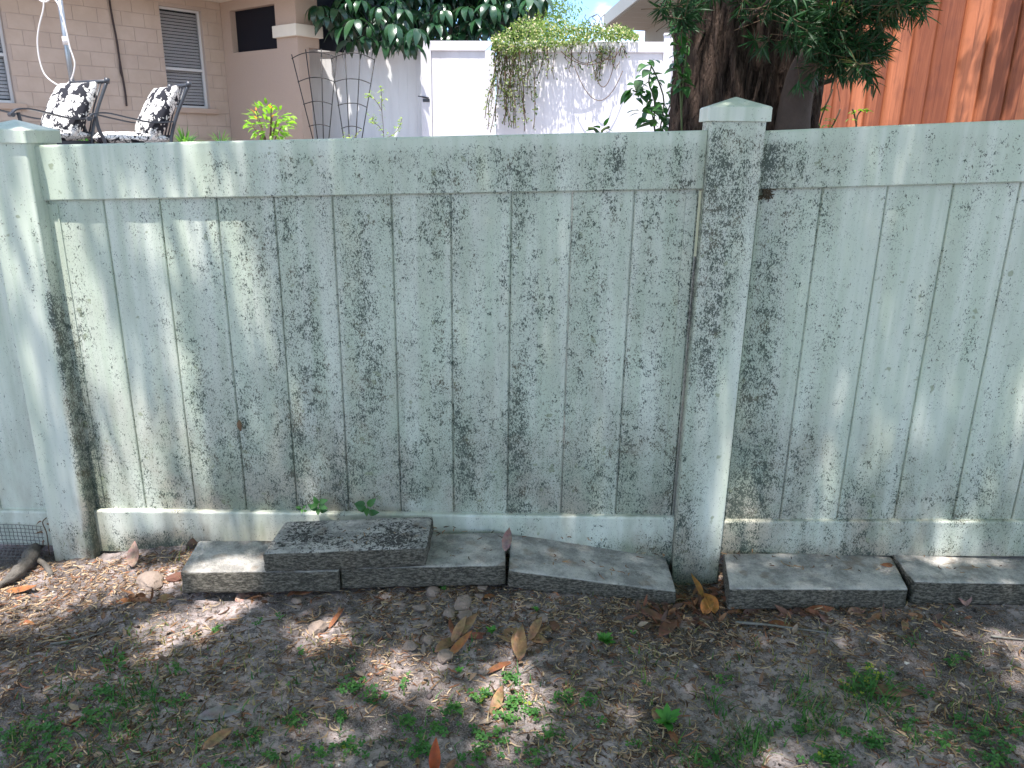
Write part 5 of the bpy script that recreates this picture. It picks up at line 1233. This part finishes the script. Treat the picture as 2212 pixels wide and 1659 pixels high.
# ------------------------------------------------------------------ weeds, clover and grass
def clover_patch(mb, x, y, sp, n, rr, yellow=0.0):
    for i in range(n):
        b = G(x + rr.gauss(0, sp * .55), y + rr.gauss(0, sp * .36)); h = rr.uniform(.004, .016); s = rr.uniform(.0032, .0062); a0 = rr.uniform(0, 6.28); tilt = Matrix.Rotation(rr.gauss(0, .25), 3, 'X') @ Matrix.Rotation(rr.gauss(0, .25), 3, 'Y')
        c = (.33, .38, .05) if rr.random() < yellow else rr.choice([(.045, .15, .035), (.065, .19, .045), (.09, .22, .05)]); top = b + Vector((0, 0, h))
        mb.tube([b, top], .0005, 3, (.07, .15, .04), caps=False)
        for k in range(3):
            a = a0 + k * 2.094; v = [Vector((0, 0, 0))]
            for q in range(8):
                w = -1.25 + 2.5 * q / 7; r = s * (1.12 - .22 * math.exp(-(w / .22) ** 2) * 1.) * (1.0 if abs(w) < 1.1 else .75)
                ctr = Vector((math.cos(a), math.sin(a), .12)) * s * .75
                v.append(ctr + Vector((math.cos(a + w * 1.25) * r * .78, math.sin(a + w * 1.25) * r * .78, .0008 * math.cos(q))))
            mb.add([top + tilt @ p for p in v], [(0, j, j + 1) for j in range(1, 8)], c)
rr = random.Random(77); mb = MB()
cv = [(760, 1490, 26, 26, 0), (812, 1508, 24, 14, 0), (735, 1555, 16, 8, 0), (915, 1625, 34, 30, 0), (965, 1540, 30, 16, 0), (1042, 1505, 20, 16, .05), (1105, 1468, 18, 12, 0), (1112, 1522, 26, 26, .05), (1150, 1545, 18, 12, 0), (1098, 1558, 22, 14, 0), (1060, 1600, 40, 22, 0), (1190, 1600, 30, 16, 0), (1225, 1510, 26, 14, .1), (1270, 1515, 24, 12, 0), (1020, 1645, 40, 20, 0), (1150, 1640, 40, 14, 0), (940, 1580, 40, 16, 0), (700, 1625, 40, 22, .1), (640, 1560, 24, 10, 0), (540, 1590, 30, 10, .1), (380, 1450, 20, 10, 0), (390, 1520, 24, 12, 0), (250, 1440, 24, 12, 0), (225, 1505, 26, 16, 0), (210, 1560, 40, 26, 0), (120, 1575, 50, 34, 0), (100, 1640, 60, 36, 0), (30, 1600, 40, 20, 0), (330, 1500, 18, 8, 0), (640, 1480, 20, 4, 0), (770, 1620, 36, 18, .1), (870, 1560, 24, 10, 0), (590, 1640, 30, 10, 0), (490, 1650, 40, 12, 0),
      (1875, 1470, 40, 44, .2), (1840, 1490, 36, 16, .3), (1990, 1500, 14, 8, 0), (1880, 1605, 34, 30, 0), (1830, 1590, 18, 10, 0), (1795, 1650, 44, 34, 0), (1735, 1585, 16, 6, 0), (1680, 1570, 14, 5, 0), (1720, 1570, 20, 4, 0), (1555, 1475, 26, 8, 0), (2075, 1420, 14, 6, 0), (2050, 1440, 14, 8, 0), (2070, 1565, 30, 16, 0), (2120, 1590, 24, 12, 0), (2150, 1640, 50, 36, 0), (2190, 1580, 24, 10, 0), (2030, 1610, 30, 14, 0), (1960, 1560, 24, 8, 0), (1300, 1560, 18, 4, 0), (1400, 1490, 14, 4, 0), (1370, 1610, 14, 4, 0), (1530, 1650, 30, 14, 0), (560, 1350, 12, 4, 0), (610, 1340, 10, 3, 0), (470, 1365, 14, 4, 0), (955, 1275, 8, 3, 0), (1790, 1630, 24, 14, .05), (650, 1410, 10, 3, 0), (880, 1480, 14, 4, 0)]
for x, y, s, n_, yl in cv: clover_patch(mb, x, y, s, n_, rr, yl)
o = put('clover', mb, GREENA, kind='stuff'); o['label'] = 'patches of low green clover growing in the soil'; o['category'] = 'ground cover'
mb = MB()
def blades(x, y, sp, n, h, rr, cols):
    for i in range(int(n * 1.3)):
        b = G(x + rr.gauss(0, sp * .5), y + rr.gauss(0, sp * .4)); a = rr.uniform(0, 6.28); L_ = h * rr.uniform(.5, 1.2); ln = rr.uniform(.3, 1.4); w = rr.uniform(.0010, .0026); s = Vector((-math.sin(a), math.cos(a), 0)) * w; v = []
        for k in range(5):
            q = k / 4; c = b + Vector((math.cos(a) * ln * L_ * q * q, math.sin(a) * ln * L_ * q * q, L_ * q * (1 - .35 * ln * q))); v += [c - s * (1 - q * .95), c + s * (1 - q * .95)]
        mb.add(v, [(2 * k, 2 * k + 1, 2 * k + 3, 2 * k + 2) for k in range(4)], rr.choice(cols))
GC = [(.04, .13, .03), (.06, .18, .04), (.09, .22, .05), (.03, .09, .025)]; DC = [(.30, .26, .12), (.22, .20, .09), (.12, .18, .05), (.35, .27, .16)]
for x, y, s, n_, h in ((265, 1470, 90, 34, .034), (290, 1510, 90, 40, .034), (300, 1560, 90, 50, .032), (240, 1620, 90, 60, .035), (60, 1620, 60, 30, .03), (420, 1590, 60, 30, .03), (150, 1500, 40, 20, .03), (1730, 1520, 60, 46, .045), (1760, 1570, 40, 40, .035), (1900, 1520, 60, 50, .05), (1865, 1500, 30, 30, .05), (1600, 1620, 70, 60, .05), (1560, 1540, 40, 20, .04), (1650, 1600, 40, 30, .04), (2150, 1550, 60, 30, .035), (1970, 1600, 50, 26, .03), (1100, 1500, 60, 30, .03), (1200, 1540, 60, 26, .03), (700, 1440, 50, 14, .025), (560, 1600, 70, 30, .03), (860, 1600, 70, 30, .03), (1480, 1640, 50, 24, .04), (1970, 1390, 20, 8, .04)): blades(x, y, s, n_, h, rr, GC)
for x, y, s, n_, h in ((1300, 1480, 120, 46, .028), (1720, 1420, 120, 40, .03), (1400, 1430, 100, 40, .025), (520, 1420, 140, 50, .025), (330, 1380, 120, 50, .028), (760, 1400, 100, 40, .022), (1780, 1550, 100, 50, .03), (2100, 1480, 100, 40, .03), (420, 1230, 60, 26, .035), (1450, 1570, 60, 24, .03), (2050, 1350, 100, 24, .025), (1250, 1310, 100, 20, .02), (640, 1540, 120, 50, .025)): blades(x, y, s, n_, h, rr, DC)
for q_ in range(520):
    x_ = rr.uniform(-20, 2230); y_ = rr.uniform(1370, 1680)
    if noise.noise(Vector((x_ / 260, y_ / 130, 4))) > -.12: blades(x_, y_, 16, rr.randint(1, 3), .024, rr, GC + DC)
o = put('grass', mb, GREENA, kind='stuff'); o['label'] = 'sparse tufts of short grass on the sandy soil'; o['category'] = 'grass'
def rosette(name, lab, x, y, n, Lg, wr, mat, seed, upr=.4, hz=0.0):
    rr = random.Random(seed); b = G(x, y, .003 + hz); t = thing(name, lab, 'weed', tuple(b)); me = leaf_mesh((lab,), mat, Lg, Lg * wr, .25, .5, 6, base=.1)
    for i in range(n):
        a = 2.4 * i + rr.uniform(-.2, .2); d = Vector((math.cos(a), math.sin(a), upr * rr.uniform(.5, 1.9))); put_leaf(me, t, b + Vector((0, 0, rr.uniform(0, .004))), orient(d, spin=rr.uniform(-.2, .2)), rr.uniform(.6, 1.1))
WD1 = m_leaf('weed_leaf', (.05, .19, .035), (.10, .30, .05), .3, .5)
rosette('weed', 'bushy bright green weed alone below the tilting block', 1306, 1392, 60, .030, .28, WD1, 1, 1.3)
rosette('weed', 'broad leaved green rosette weed at the lower right of centre', 1440, 1565, 16, .038, .42, WD1, 2, .7)
rosette('weed', 'small upright green weed between the two leaf clusters', 1062, 1372, 14, .022, .4, WD1, 3, 1.6)
rosette('weed', 'tiny green weed above the bushy one', 1158, 1322, 9, .016, .4, WD1, 4, .9)
rosette('weed', 'tiny green weed below the left leaf cluster', 993, 1452, 9, .014, .45, WD1, 5, .8)
rosette('weed', 'small green weed right of the bushy bright one', 1367, 1372, 9, .015, .45, WD1, 9, .8)
for x, y, n_, L_, lab in ((685, 1122, 9, .030, 'small dark seedling behind the left of the stacked block'), (790, 1124, 5, .036, 'taller two leaved seedling behind the middle of the stacked block'), (650, 1126, 5, .015, 'tiniest seedling behind the stacked block, leftmost')):
    q = fpx(x, y, .05); b = W(q[0], .03, .112); t = thing('seedling', lab, 'seedling', tuple(b)); rr = random.Random(int(x)); me = leaf_mesh((lab,), DGL, L_, L_ * .55, .15, .5, 6, base=.2)
    m = MB(); m.tube(spline([b, b + Vector((.001, -.002, L_ * .6)), b + Vector((.006, -.004, L_ * 1.2))], 3), .0008, 5); put('stem', m, GSTEM, t)
    for i in range(n_): a = 2.4 * i; put_leaf(me, t, b + Vector((.004 * math.cos(a), -.004, L_ * (.2 + 1.0 * i / n_))), orient(Vector((math.cos(a), -.5 + .3 * math.sin(a), .5 * math.sin(a) + .3)), Vector((0, -1, .5))), rr.uniform(.7, 1.1))
# bagworm case on the boards and the wad of debris under the rail
q = fpx(518, 918, .006); m = MB(); m.tube([W(q[0], .006, q[1] + .016), W(q[0], .009, q[1] + .006), W(q[0] + .001, .009, q[1] - .004), W(q[0], .005, q[1] - .018)], [.0015, .0065, .006, .001], 9)
o = put('insect_case', m, m_simple('brown_case', (.20, .12, .07), .9, .3, 200), smooth=True); tag(o, 'small brown insect case stuck on the left part of the fence', 'insect case')
q = fpx(1657, 420, .01); m = MB(); rr = random.Random(3)
for i in range(26):
    c = W(q[0] + rr.gauss(0, .009), .008 + rr.random() * .006, q[1] + rr.gauss(0, .006)); d = Vector((rr.gauss(0, 1), rr.gauss(0, .3), rr.gauss(0, .6))).normalized() * .012; m.tube([c - d, c + Vector((0, 0, .004)), c + d], .0016, 5)
o = put('debris_wad', m, m_simple('dark_debris', (.08, .06, .04), .95, .3, 100)); tag(o, 'dark wad of debris under the rail right of the middle post', 'debris')
